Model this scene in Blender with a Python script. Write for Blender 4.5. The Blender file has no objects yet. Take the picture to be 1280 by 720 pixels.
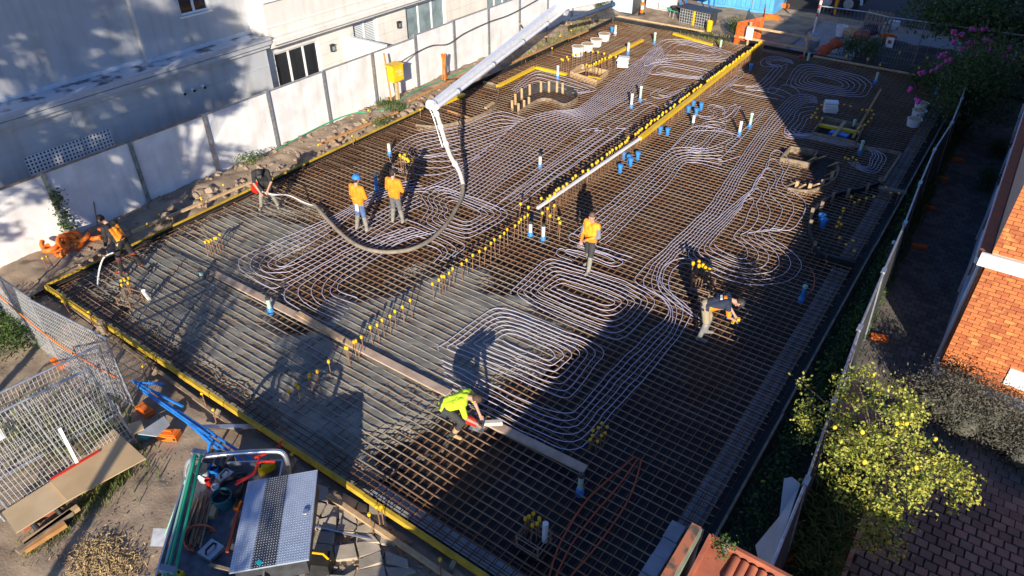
import bpy, math, random
import numpy as np
from mathutils import Vector, Matrix, noise
random.seed(7); np.random.seed(7)
S = bpy.context.scene
COL = S.collection
R_ = math.radians
# ------------------------------------------------------------------ camera
FPX = 893.0; CAM_H = 11.0; PITCH = math.atan(642 / 893.0); YAW = R_(35.3)
cd_ = bpy.data.cameras.new("camera"); cam = bpy.data.objects.new("camera", cd_); COL.objects.link(cam)
cd_.sensor_width = 36; cd_.lens = FPX / 1280 * 36; cd_.clip_start = .1; cd_.clip_end = 2000
cam.location = (0, 0, CAM_H); cam.rotation_euler = (math.pi / 2 - PITCH, 0, YAW)
S.camera = cam
# ------------------------------------------------------------------ light
SUN_AZ = 148.0; SUN_EL = 18.6
w = bpy.data.worlds.new("World"); S.world = w; w.use_nodes = True
nt = w.node_tree
sky = nt.nodes.new("ShaderNodeTexSky"); sky.sky_type = 'NISHITA'; sky.sun_disc = False
sky.sun_elevation = R_(SUN_EL); sky.sun_rotation = R_(SUN_AZ); sky.dust_density = .6; sky.ozone_density = 2.0
tint = nt.nodes.new('ShaderNodeMix'); tint.data_type = 'RGBA'; tint.blend_type = 'MULTIPLY'; tint.inputs[0].default_value = 1; tint.inputs[7].default_value = (.60, .90, 1.50, 1)
nt.links.new(sky.outputs[0], tint.inputs[6]); nt.links.new(tint.outputs[2], nt.nodes['Background'].inputs[0]); nt.nodes['Background'].inputs[1].default_value = .068
sl = bpy.data.lights.new("sun", 'SUN'); sl.energy = 5.0; sl.angle = R_(.42); sl.color = (1, .90, .76)
so = bpy.data.objects.new("sun", sl); COL.objects.link(so)
sdir = Vector((math.sin(R_(SUN_AZ)) * math.cos(R_(SUN_EL)), math.cos(R_(SUN_AZ)) * math.cos(R_(SUN_EL)), math.sin(R_(SUN_EL))))
so.rotation_euler = (-sdir).to_track_quat('-Z', 'Y').to_euler(); so.location = sdir * 60
S.view_settings.view_transform = 'Standard'; S.view_settings.look = 'None'; S.view_settings.exposure = .70; S.view_settings.gamma = 1
# ------------------------------------------------------------------ measuring: where a sight line of the photo meets a plane of the site
_F = Vector((-math.sin(YAW) * math.cos(PITCH), math.cos(YAW) * math.cos(PITCH), -math.sin(PITCH)))
_R = Vector((math.cos(YAW), math.sin(YAW), 0)); _U = _R.cross(_F)
def ray(px, py): return _F * FPX + _R * (px - 640) - _U * (py - 360)
def at(px, py, z=0.0):
    d = ray(px, py); t = (z - CAM_H) / d.z; return Vector((d.x * t, d.y * t, z))
def atx(px, py, X):
    d = ray(px, py); t = X / d.x; return Vector((X, d.y * t, CAM_H + d.z * t))
def aty(px, py, Y):
    d = ray(px, py); t = Y / d.y; return Vector((d.x * t, Y, CAM_H + d.z * t))
# ------------------------------------------------------------------ materials
_mats = {}
def M(name, c1, c2=None, scale=6, rough=.75, metal=0, bump=0, bscale=40, trans=0, detail=5, spec=.35, lo=.35, hi=.65, obj=True, c3=None, rnd=0, streak=0):
    if name in _mats: return _mats[name]
    m = bpy.data.materials.new(name); m.use_nodes = True; n = m.node_tree.nodes; l = m.node_tree.links
    b = n['Principled BSDF']; b.inputs['Roughness'].default_value = rough; b.inputs['Metallic'].default_value = metal
    b.inputs['Specular IOR Level'].default_value = spec
    tc = n.new('ShaderNodeTexCoord'); vec = tc.outputs['Object']
    if not obj:
        g = n.new('ShaderNodeNewGeometry'); vec = g.outputs['Position']
    if c2 is None: c2 = tuple(x * .82 for x in c1)
    nz = n.new('ShaderNodeTexNoise'); nz.inputs['Scale'].default_value = scale; nz.inputs['Detail'].default_value = detail
    l.new(vec, nz.inputs['Vector'])
    cr = n.new('ShaderNodeValToRGB'); e = cr.color_ramp.elements
    e[0].position = lo; e[0].color = (*c1, 1); e[1].position = hi; e[1].color = (*c2, 1)
    if c3:
        k = cr.color_ramp.elements.new(min(.98, hi + .12)); k.color = (*c3, 1)
    if rnd:   # each brick, paver or tile fired a little differently
        gi = n.new('ShaderNodeNewGeometry'); mm = n.new('ShaderNodeMath'); mm.operation = 'MULTIPLY_ADD'; mm.inputs[1].default_value = rnd
        ad = n.new('ShaderNodeMath'); ad.operation = 'SUBTRACT'; ad.inputs[1].default_value = rnd / 2
        oi = n.new('ShaderNodeObjectInfo'); ax = n.new('ShaderNodeMath'); ax.operation = 'ADD'; l.new(gi.outputs['Random Per Island'], ax.inputs[0]); l.new(oi.outputs['Random'], ax.inputs[1])
        fr = n.new('ShaderNodeMath'); fr.operation = 'FRACT'; l.new(ax.outputs[0], fr.inputs[0])
        l.new(fr.outputs[0], mm.inputs[0]); l.new(nz.outputs['Fac'], ad.inputs[0]); l.new(ad.outputs[0], mm.inputs[2]); l.new(mm.outputs[0], cr.inputs[0])
    else: l.new(nz.outputs['Fac'], cr.inputs[0])
    l.new(cr.outputs[0], b.inputs['Base Color'])
    if streak:   # rain streaks and grime running down a wall
        mp = n.new('ShaderNodeMapping'); mp.inputs['Scale'].default_value = (2.6, 2.6, .22); l.new(vec, mp.inputs['Vector'])
        n2 = n.new('ShaderNodeTexNoise'); n2.inputs['Scale'].default_value = 1.4; n2.inputs['Detail'].default_value = 8; l.new(mp.outputs[0], n2.inputs['Vector'])
        r2 = n.new('ShaderNodeValToRGB'); r2.color_ramp.elements[0].position = .48; r2.color_ramp.elements[0].color = (1, 1, 1, 1); r2.color_ramp.elements[1].position = .72; k_ = 1 - streak; r2.color_ramp.elements[1].color = (k_, k_ * .97, k_ * .92, 1)
        l.new(n2.outputs['Fac'], r2.inputs[0]); mx2 = n.new('ShaderNodeMix'); mx2.data_type = 'RGBA'; mx2.blend_type = 'MULTIPLY'; mx2.inputs[0].default_value = 1
        l.new(cr.outputs[0], mx2.inputs[6]); l.new(r2.outputs[0], mx2.inputs[7]); l.new(mx2.outputs[2], b.inputs['Base Color'])
    if bump:
        nb = n.new('ShaderNodeTexNoise'); nb.inputs['Scale'].default_value = bscale; nb.inputs['Detail'].default_value = 6
        l.new(vec, nb.inputs['Vector'])
        bp = n.new('ShaderNodeBump'); bp.inputs['Strength'].default_value = bump; bp.inputs['Distance'].default_value = .02
        l.new(nb.outputs['Fac'], bp.inputs['Height']); l.new(bp.outputs[0], b.inputs['Normal'])
    if trans:
        tr = n.new('ShaderNodeBsdfTranslucent'); l.new(cr.outputs[0], tr.inputs[0])
        mx = n.new('ShaderNodeMixShader'); mx.inputs[0].default_value = trans
        out = n['Material Output']; l.new(b.outputs[0], mx.inputs[1]); l.new(tr.outputs[0], mx.inputs[2]); l.new(mx.outputs[0], out.inputs[0])
    _mats[name] = m; return m
def glass(name, c=(.01, .012, .015)):
    return M(name, c, tuple(x * 1.6 for x in c), 2, rough=.05, spec=.9)
# ------------------------------------------------------------------ mesh building
def crom(pts, k=6, closed=False):
    P = [Vector(p) for p in pts]; n = len(P); out = []
    for i in range(n if closed else n - 1):
        if closed: a, b, c, d = P[(i - 1) % n], P[i], P[(i + 1) % n], P[(i + 2) % n]
        else: a, b, c, d = P[max(i - 1, 0)], P[i], P[i + 1], P[min(i + 2, n - 1)]
        for j in range(k):
            t = j / k
            out.append(.5 * ((2 * b) + (c - a) * t + (2 * a - 5 * b + 4 * c - d) * t * t + (3 * b - a - 3 * c + d) * t ** 3))
    if not closed: out.append(P[-1])
    return out
class MB:
    def __init__(s): s.v = []; s.f = []; s.m = []
    def add(s, v, f, m=0):
        o = len(s.v); s.v += [tuple(x) for x in v]; s.f += [tuple(i + o for i in q) for q in f]; s.m += [m] * len(f); return s
    def box(s, c, d, rz=0, rx=0, ry=0, m=0):
        mt = Matrix.Translation(c) @ Matrix.Rotation(rz, 4, 'Z') @ Matrix.Rotation(ry, 4, 'Y') @ Matrix.Rotation(rx, 4, 'X')
        v = [mt @ Vector((x * d[0] / 2, y * d[1] / 2, z * d[2] / 2)) for x in (-1, 1) for y in (-1, 1) for z in (-1, 1)]
        return s.add(v, [(0, 1, 3, 2), (4, 6, 7, 5), (0, 4, 5, 1), (2, 3, 7, 6), (0, 2, 6, 4), (1, 5, 7, 3)], m)
    def span(s, a, b, m=0):   # axis-aligned box between two corners
        a = Vector(a); b = Vector(b); return s.box((a + b) / 2, [abs(x) for x in (b - a)], m=m)
    def beam(s, p, q, w, h, up=(0, 0, 1), m=0):   # timber of section w x h from p to q
        p = Vector(p); q = Vector(q); d = (q - p); L = d.length; d.normalize(); up = Vector(up)
        if abs(d.dot(up)) > .98: up = Vector((0, 1, 0))
        x = d.cross(up).normalized(); y = x.cross(d).normalized()
        v = [p + d * (L * a) + x * (w * b / 2) + y * (h * c / 2) for a in (0, 1) for b in (-1, 1) for c in (-1, 1)]
        return s.add(v, [(0, 1, 3, 2), (4, 6, 7, 5), (0, 4, 5, 1), (2, 3, 7, 6), (0, 2, 6, 4), (1, 5, 7, 3)], m)
    def tube(s, path, r, n=6, closed=False, caps=True, m=0):
        P = [Vector(p) for p in path]; k = len(P); rr = r if isinstance(r, (list, tuple)) else [r] * k
        T = []
        for i in range(k):
            a = P[(i - 1) % k] if (closed or i) else P[i]; b = P[(i + 1) % k] if (closed or i < k - 1) else P[i]
            t = b - a; T.append(t.normalized() if t.length > 1e-9 else Vector((0, 0, 1)))
        u = T[0].orthogonal().normalized(); v = []
        for i in range(k):
            u = (u - T[i] * u.dot(T[i])); u = u.normalized() if u.length > 1e-6 else T[i].orthogonal().normalized()
            w_ = T[i].cross(u)
            for j in range(n):
                an = 2 * math.pi * j / n; v.append(P[i] + (u * math.cos(an) + w_ * math.sin(an)) * rr[i])
        f = []
        for i in range(k if closed else k - 1):
            for j in range(n):
                a = i * n + j; b = i * n + (j + 1) % n; c = ((i + 1) % k) * n + (j + 1) % n; d = ((i + 1) % k) * n + j
                f.append((a, b, c, d))
        if caps and not closed: f += [tuple(range(n - 1, -1, -1)), tuple(range((k - 1) * n, k * n))]
        return s.add(v, f, m)
    def lathe(s, c, prof, n=12, m=0, axis=None):   # prof: (radius, height)
        c = Vector(c); q = Vector(axis).to_track_quat('Z', 'Y') if axis else None; v = []
        for r, h in prof:
            for j in range(n):
                a = 2 * math.pi * j / n; p = Vector((r * math.cos(a), r * math.sin(a), h)); v.append(c + (q @ p if q else p))
        f = [(i * n + j, i * n + (j + 1) % n, (i + 1) * n + (j + 1) % n, (i + 1) * n + j) for i in range(len(prof) - 1) for j in range(n)]
        f += [tuple(range(n - 1, -1, -1)), tuple(range((len(prof) - 1) * n, len(prof) * n))]
        return s.add(v, f, m)
    def prism(s, poly, z0, z1, m=0):
        n = len(poly); ar = sum(poly[i][0] * poly[(i + 1) % n][1] - poly[(i + 1) % n][0] * poly[i][1] for i in range(n))
        if ar < 0: poly = poly[::-1]
        v = [(p[0], p[1], z0) for p in poly] + [(p[0], p[1], z1) for p in poly]
        return s.add(v, [tuple(range(n - 1, -1, -1)), tuple(range(n, 2 * n))] + [(i, (i + 1) % n, n + (i + 1) % n, n + i) for i in range(n)], m)
    def ball(s, c, r, n=8, k=5, m=0, sq=(1, 1, 1)):
        c = Vector(c); v = [c + Vector((0, 0, -r * sq[2]))]
        for i in range(1, k):
            a = -math.pi / 2 + math.pi * i / k
            v += [c + Vector((r * sq[0] * math.cos(a) * math.cos(2 * math.pi * j / n), r * sq[1] * math.cos(a) * math.sin(2 * math.pi * j / n), r * sq[2] * math.sin(a))) for j in range(n)]
        v.append(c + Vector((0, 0, r * sq[2]))); L = len(v) - 1
        f = [(0, 1 + (j + 1) % n, 1 + j) for j in range(n)]
        f += [(1 + i * n + j, 1 + i * n + (j + 1) % n, 1 + (i + 1) * n + (j + 1) % n, 1 + (i + 1) * n + j) for i in range(k - 2) for j in range(n)]
        f += [(L, 1 + (k - 2) * n + j, 1 + (k - 2) * n + (j + 1) % n) for j in range(n)]
        return s.add(v, f, m)
    def build(s, name, mat, parent=None, smooth=False, loc=None, label=None):
        me = bpy.data.meshes.new(name); me.from_pydata(s.v, [], s.f)
        for m in (mat if isinstance(mat, (list, tuple)) else [mat]): me.materials.append(m)
        if any(s.m): me.polygons.foreach_set('material_index', s.m)
        if smooth:
            me.polygons.foreach_set('use_smooth', [True] * len(s.f))
            me.set_sharp_from_angle(angle=R_(45))
        me.update()
        o = bpy.data.objects.new(name, me); COL.objects.link(o)
        if parent: o.parent = parent
        if loc is not None: o.location = loc
        if label: o['label'] = label
        return o
def tag(o, label=None, cat=None, group=None, kind=None):
    if label: o['label'] = label
    if cat: o['category'] = cat
    if group: o['group'] = group
    if kind: o['kind'] = kind
    return o
def thing(name, label, cat, loc=(0, 0, 0), rz=0, group=None):
    o = bpy.data.objects.new(name, None); COL.objects.link(o); o.location = loc; o.rotation_euler = (0, 0, rz); o.empty_display_size = .2
    return tag(o, label, cat, group)
def dup(root, loc, rz=0, label=None, group=None, tilt=None, sc=None):
    r = root.copy(); COL.objects.link(r); r.location = loc; r.rotation_euler = (tilt[0], tilt[1], rz) if tilt else (0, 0, rz)
    if sc: r.scale = sc
    if label: r['label'] = label
    if group: r['group'] = group
    for ch in list(root.children):
        c = ch.copy(); COL.objects.link(c); c.parent = r
        for g in list(ch.children):
            d = g.copy(); COL.objects.link(d); d.parent = c
    return r
_ord = 'first second third fourth fifth sixth seventh eighth ninth tenth eleventh twelfth thirteenth fourteenth fifteenth sixteenth seventeenth eighteenth nineteenth'.split()
_tens = {2: 'twenty', 3: 'thirty', 4: 'forty', 5: 'fifty', 6: 'sixty', 7: 'seventy', 8: 'eighty', 9: 'ninety'}
def nth(n):   # 0 -> first
    n += 1
    if n < 20: return _ord[n - 1]
    if n % 10 == 0: return _tens[n // 10][:-1] + 'ieth'
    return _tens[n // 10] + '-' + _ord[n % 10 - 1]
def sheet(name, poly, z, mat, kind='structure'):
    b = MB(); n = len(poly); ar = sum(poly[i][0] * poly[(i + 1) % n][1] - poly[(i + 1) % n][0] * poly[i][1] for i in range(n))
    if ar < 0: poly = poly[::-1]
    b.add([(p[0], p[1], z) for p in poly], [tuple(range(n))]); o = b.build(name, mat); o['kind'] = kind; return o
def inpoly(x, y, P):
    r = False; j = len(P) - 1
    for i in range(len(P)):
        if (P[i][1] > y) != (P[j][1] > y) and x < (P[j][0] - P[i][0]) * (y - P[i][1]) / (P[j][1] - P[i][1]) + P[i][0]: r = not r
        j = i
    return r
def terrain(name, x0, x1, y0, y1, step, hf, mat, kind='structure', keep=None):
    nx = max(2, int((x1 - x0) / step)); ny = max(2, int((y1 - y0) / step)); v = []; f = []
    for j in range(ny + 1):
        for i in range(nx + 1):
            x = x0 + (x1 - x0) * i / nx; y = y0 + (y1 - y0) * j / ny; v.append((x, y, hf(x, y)))
    for j in range(ny):
        for i in range(nx):
            a = j * (nx + 1) + i
            if keep and not keep(v[a][0] + step / 2, v[a][1] + step / 2): continue
            f.append((a, a + 1, a + nx + 2, a + nx + 1))
    b = MB(); b.add(v, f); o = b.build(name, mat, smooth=True); o['kind'] = kind; return o
def fbm(x, y, s=1.0, o=4): return noise.fractal(Vector((x * s, y * s, 3.7)), 1.0, 2.0, o)
def leaves(n, cfun, size, jit=.4, lw=.45, up=.3):   # leaf-sized bent faces at points of cfun()
    b = MB(); v = []; f = []
    for i in range(n):
        c = Vector(cfun()); s = size * random.uniform(1 - jit, 1 + jit)
        d = Vector((random.gauss(0, 1), random.gauss(0, 1), random.gauss(up, 1))).normalized(); x = d.orthogonal().normalized()
        x = Matrix.Rotation(random.uniform(0, 6.28), 3, d) @ x; y = d.cross(x)
        o = len(v)
        v += [c - x * s * .5, c + y * s * lw * .5 + d * s * .05, c + x * s * .5, c - y * s * lw * .5 + d * s * .05]
        f.append((o, o + 1, o + 2, o + 3))
    b.add(v, f); return b
# ------------------------------------------------------------------ palette
m_white = M('white_render', (.80, .78, .74), (.70, .68, .64), 1.3, .8, bump=.08, bscale=60)
m_fence = M('white_fence_paint', (.82, .81, .79), (.66, .65, .63), 1.6, .75, bump=.1, bscale=30, obj=False, streak=.10)
m_house = M('grey_render', (.48, .49, .50), (.41, .42, .43), .9, .85, bump=.08, bscale=50, obj=False, streak=.13)
m_cream = M('cream_render', (.74, .70, .63), (.66, .62, .56), 1.0, .85, bump=.06, bscale=50, obj=False, streak=.10)
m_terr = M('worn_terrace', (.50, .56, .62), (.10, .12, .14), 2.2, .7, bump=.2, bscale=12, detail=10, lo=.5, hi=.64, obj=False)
m_galv = M('galvanised_steel', (.55, .57, .58), (.38, .40, .42), 9, .45, metal=.7)
m_wire = M('galvanised_wire', (.62, .62, .61), (.5, .5, .5), 9, .5, metal=.3)
m_rust = M('rusty_bar', (.30, .17, .09), (.18, .09, .045), 5, .8, bump=.1, obj=False, c3=(.42, .24, .11))
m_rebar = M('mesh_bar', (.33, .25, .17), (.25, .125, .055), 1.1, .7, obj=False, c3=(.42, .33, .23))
m_splash = M('cement_splashed_bar', (.36, .32, .26), (.27, .22, .16), 2.5, .85, bump=.2, obj=False, c3=(.30, .18, .09))
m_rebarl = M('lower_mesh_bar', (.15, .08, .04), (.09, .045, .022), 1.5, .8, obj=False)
m_black = M('black_membrane', (.012, .012, .014), (.03, .028, .026), .9, .55, bump=.3, bscale=9, obj=False)
m_conc = M('wet_concrete', (.27, .255, .205), (.17, .165, .135), 2.2, .55, bump=.5, bscale=26, detail=8, obj=False)
m_blind = M('pale_concrete', (.38, .40, .42), (.27, .28, .29), 2.5, .85, bump=.2, obj=False)
m_dirt = M('bare_dirt', (.38, .29, .20), (.24, .175, .12), 1.6, .95, bump=.5, bscale=18, detail=9, obj=False, c3=(.33, .26, .18))
m_clay = M('sandy_clay', (.40, .30, .20), (.23, .165, .11), 1.4, .95, bump=.5, bscale=14, detail=9, obj=False)
m_rock = M('rubble_stone', (.36, .27, .19), (.24, .175, .12), 3, .9, bump=.4, obj=False)
m_yel = M('yellow_form_board', (.60, .40, .03), (.42, .26, .025), 3.5, .7, bump=.1, obj=False, c3=(.30, .17, .04))
m_ycap = M('yellow_plastic', (.80, .50, .01), (.70, .42, .01), 4, .4)
m_timber = M('fresh_pine', (.58, .40, .22), (.46, .30, .15), 7, .75, bump=.1, bscale=25)
m_oldtim = M('weathered_timber', (.33, .25, .17), (.20, .15, .10), 5, .85, bump=.2, bscale=25)
m_ortim = M('orange_stained_timber', (.55, .28, .10), (.42, .20, .07), 5, .75)
m_ply = M('plywood', (.56, .40, .22), (.47, .32, .17), 1.6, .7)
m_pipe = M('pale_heating_pipe', (.60, .58, .70), (.50, .47, .60), 3, .4)
m_orange = M('orange_plastic', (.85, .20, .02), (.70, .14, .015), 5, .5)
m_orpipe = M('orange_conduit', (.52, .11, .035), (.42, .08, .03), 3, .5)
m_bluep = M('blue_plastic', (.05, .26, .62), (.03, .18, .48), 5, .45)
m_blues = M('blue_paint', (.02, .20, .58), (.02, .14, .44), 4, .4)
m_wpl = M('white_plastic', (.78, .78, .76), (.68, .68, .66), 5, .45)
m_gpl = M('pale_green_plastic', (.42, .60, .47), (.34, .50, .40), 5, .5)
m_blk = M('black_rubber', (.018, .018, .02), (.03, .03, .03), 6, .6)
m_dgrey = M('dark_grey_plastic', (.06, .065, .07), (.04, .04, .045), 6, .5)
m_green = M('green_plastic_pipe', (.03, .42, .20), (.02, .33, .15), 3, .4)
m_red = M('red_paint', (.60, .03, .02), (.48, .02, .015), 4, .4)
m_alu = M('aluminium', (.66, .67, .69), (.52, .53, .55), 6, .35, metal=.8)
m_leafd = M('dark_leaf', (.055, .10, .03), (.09, .14, .04), 3, .6, trans=.25, obj=False)
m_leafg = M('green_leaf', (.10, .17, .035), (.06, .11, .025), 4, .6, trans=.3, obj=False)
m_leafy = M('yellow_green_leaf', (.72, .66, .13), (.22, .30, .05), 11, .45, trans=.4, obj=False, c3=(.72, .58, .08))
m_leafs = M('grey_green_leaf', (.20, .195, .15), (.15, .15, .115), 6, .8, trans=.45, obj=False)
m_bark = M('bark', (.30, .24, .17), (.12, .09, .065), 8, .9, bump=.4)
m_grass = M('grass_blades', (.15, .19, .04), (.22, .21, .06), 4, .7, trans=.25, obj=False)
m_brick = M('orange_brick', (.52, .17, .055), (.36, .10, .04), 2.2, .85, bump=.15, obj=False, c3=(.60, .25, .075), rnd=.5)
m_mortar = M('mortar', (.52, .40, .30), (.42, .32, .24), 8, .95)
m_paver = M('brown_paver', (.175, .15, .13), (.105, .095, .085), 1.3, .9, bump=.25, obj=False, rnd=.35)
m_pavegap = M('paver_joint', (.055, .05, .035), (.08, .075, .05), 5, 1)
m_terra = M('terracotta', (.44, .14, .07), (.33, .10, .055), 5, .8, bump=.1, obj=False, c3=(.20, .10, .06), rnd=.3)
m_asph = M('asphalt', (.06, .062, .066), (.045, .046, .05), 5, .9, bump=.2, obj=False)
m_foot = M('footpath_concrete', (.32, .31, .29), (.26, .25, .24), 2, .9, obj=False)
m_skin = M('skin', (.52, .30, .21), (.46, .25, .17), 6, .55)
m_hair = M('dark_hair', (.03, .02, .014), (.05, .033, .022), 30, .7)
m_winframe = M('white_window_frame', (.80, .80, .79), (.74, .74, .73), 5, .4)
g_dark = glass('dark_glass'); g_pale = glass('pale_glass', (.16, .21, .22))
# ================================================================== THE SETTING
GZ = -.32
def hole_site(x, y): return -18.7 < x < -1.75 and 5.7 < y < 36.2
gb = MB(); E_ = 260
for (a, b, c, d) in ((-E_, -18.8, -E_, E_), (-1.7, E_, -E_, E_), (-18.8, -1.7, -E_, 5.6), (-18.8, -1.7, 36.3, E_)):
    gb.add([(a, c, GZ), (b, c, GZ), (b, d, GZ), (a, d, GZ)], [(0, 1, 2, 3)])
tag(gb.build('ground', m_dirt), kind='structure')
sheet('slab_base', [(-18.9, 5.45), (-1.55, 5.45), (-1.55, 36.4), (-18.9, 36.4)], -.235, m_black)
# pale concrete blinding along the right and near edge beams
sheet('edge_beam_footing', [(-2.25, 5.5), (-1.82, 5.5), (-1.82, 36.3), (-2.25, 36.3)], -.20, m_blind)
sheet('near_beam_footing', [(-8.2, 5.62), (-2.26, 5.62), (-2.26, 5.95), (-8.2, 5.95)], -.20, m_blind)
# --- wet concrete already placed in the near left bays
cpoly = [tuple(at(*p)[:2]) for p in [(62, 362), (215, 287), (335, 240), (392, 262), (400, 300), (330, 330), (380, 392), (520, 335), (575, 310), (610, 330), (735, 395), (700, 430), (640, 480), (600, 500), (560, 508), (540, 545), (500, 560), (455, 590), (420, 600)]]
def edge_d(x, y, P):
    best = 9
    for i in range(len(P)):
        ax, ay = P[i]; bx, by = P[(i + 1) % len(P)]; dx, dy = bx - ax, by - ay
        t = max(0, min(1, ((x - ax) * dx + (y - ay) * dy) / (dx * dx + dy * dy + 1e-9)))
        best = min(best, math.hypot(x - ax - t * dx, y - ay - t * dy))
    return best
def conc_h(x, y):
    d = edge_d(x, y, cpoly) + fbm(x, y, .9) * .7
    if x < -18.3 or y < 6.0: d = max(d, .4)
    k = max(0, min(1, d / .9)); k = k * k * (3 - 2 * k)
    return -.25 + k * .243 + fbm(x, y, 2.3) * .026 + fbm(x + 9, y, 6) * .022 - .008
terrain('wet_concrete', -18.88, -6.0, 5.47, 12.9, .085, conc_h, m_conc, keep=lambda x, y: inpoly(x, y, cpoly) or edge_d(x, y, cpoly) < .3)
# --- banks and yards
terrain('dirt_bank', -23.0, -18.97, 3.4, 44, .14, lambda x, y: -.16 + .10 * fbm(x, y, .8) + .07 * fbm(x, y, 3) + (.18 if x < -19.6 else .05) * max(0, 1 - abs(x + 20.3) / 1.2), m_clay)
terrain('front_yard', -20, -1.7, -2.0, 5.36, .12, lambda x, y: -.27 + .05 * fbm(x, y, .9) + .035 * fbm(x, y, 4), m_dirt)
terrain('rear_yard', -21.0, -9.7, 36.6, 44, .16, lambda x, y: -.2 + .06 * fbm(x, y, .8) + .04 * fbm(x, y, 3), m_clay)
terrain('planting_strip', -1.48, .56, 2.0, 33, .16, lambda x, y: -.25 + .05 * fbm(x, y, 1.3), M('garden_soil', (.055, .042, .03), (.09, .07, .05), 4, 1, bump=.5, obj=False), keep=lambda x, y: x < -.86 or y < 13.1)
sheet('street', [(-9.7, 45.5), (60, 45.5), (60, 62), (-60, 62), (-60, 45.5)], GZ + .03, m_asph)
sheet('footpath', [(-14, 42.2), (60, 42.2), (60, 44.0), (-14, 44.0)], GZ + .05, m_foot)
sheet('crossover', [(-11.4, 36.7), (-6.6, 36.7), (-6.6, 42.2), (-11.4, 42.2)], GZ + .045, m_foot)
terrain('verge_bed', -6.5, 1.5, 36.6, 42.1, .2, lambda x, y: -.2 + .08 * fbm(x, y, 1.0), M('dark_mulch', (.05, .042, .036), (.085, .07, .055), 5, 1, bump=.6, obj=False))
# --- driveway of pavers: nearest ones are single pieces
drive = sheet('driveway', [(-.86, 15.0), (.56, 13.2), (.56, 8.0), (9, 8.0), (9, 15.4), (.9, 15.4), (.9, 60), (-.86, 60)], GZ + .015, m_pavegap)
def ondrive(x, y):
    if y > 15.4: return -1.02 < x < 1.05
    if y > 13.2: return x > (-1.02 if y > 14.6 else .45 - (y - 13.2) * 1.0) and x < 9
    return .44 < x < 9
pv = []
pw, ph = .222, .205
r = 0; y = 8.05
while y < 33:
    x = -1.02 + (pw / 2 if r % 2 else 0)
    while x < (4.6 if y < 15.4 else 1.0):
        if ondrive(x, y) and ondrive(x + pw, y + ph): pv.append((x + pw / 2, y + ph / 2))
        x += pw
    y += ph; r += 1
pv.sort(key=lambda p: p[0] ** 2 + p[1] ** 2 + (0 if p[1] > 8.6 else 500))
pmesh = []
for k in range(6):
    b = MB(); hw, hh = pw / 2 - .008, ph / 2 - .008; h = .045 + k * .0035
    b.add([(-hw, -hh, 0), (hw, -hh, 0), (hw, hh, 0), (-hw, hh, 0), (-hw + .008, -hh + .008, h), (hw - .008, -hh + .008, h), (hw - .008, hh - .008, h), (-hw + .008, hh - .008, h)],
          [(4, 5, 6, 7), (0, 1, 5, 4), (1, 2, 6, 5), (2, 3, 7, 6), (3, 0, 4, 7)])
    o = b.build('paver', m_paver, drive); pmesh.append(o)
for i, (x, y) in enumerate(pv[:300]):
    o = pmesh[i] if i < 6 else pmesh[i % 6].copy()
    if i >= 6: COL.objects.link(o); o.parent = drive
    o.location = (x, y, GZ + .016); o.rotation_euler = (random.gauss(0, .012), random.gauss(0, .012), random.gauss(0, .012))
b = MB()
for x, y in pv[300:]: b.box((x, y, GZ + .016 + .025 + random.uniform(-.004, .006)), (pw - .016, ph - .016, .05), rz=random.gauss(0, .012))
tag(b.build('paver_field', m_paver, drive), kind='stuff')
b = MB(); b.span((.52, 8, GZ), (.60, 13.2, GZ + .1)); tag(b.build('garden_edging', m_oldtim, None), 'dark timber edging between the leafy bed and the brown paved driveway', 'edging')
# ================================================================== WHITE CONCRETE FENCE (left)
FX = -21.1
fence = thing('concrete_fence', 'long white concrete panel fence with grey steel posts below the rendered house', 'fence', (FX, 5, 0))
py0 = 7.12 - 2.58 * 2
ys = [py0 + 2.58 * k for k in range(17)]
for k, y in enumerate(ys):
    b = MB(); t = 2.0 if y < 21.5 else 2.12
    b.box((0, y - 5, t / 2 - .3), (.03, .20, t + .6)); b.box((.055, y - 5, t / 2 - .3), (.08, .012, t + .6)); b.box((.1, y - 5, t / 2 - .3), (.012, .14, t + .6))
    b.build('post', m_galv if k not in (2, 3) else M('mossy_post', (.30, .31, .29), (.16, .17, .14), 5, .8), fence)
    if k < len(ys) - 1:
        y2 = ys[k + 1]; dz = random.uniform(-.02, .02); t = 1.94 if y < 21.5 else 2.06
        q = MB(); q.box((0, (y + y2) / 2 - 5, t / 2 - .25 + dz), (.075, y2 - y - .05, t + .5))
        p = q.build('panel', m_fence, fence)
        q = MB(); q.box((0, (y + y2) / 2 - 5, t + dz + .02), (.09, y2 - y - .05, .035)); q.build('capping', m_oldtim if y < 10 else m_galv, fence)
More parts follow.
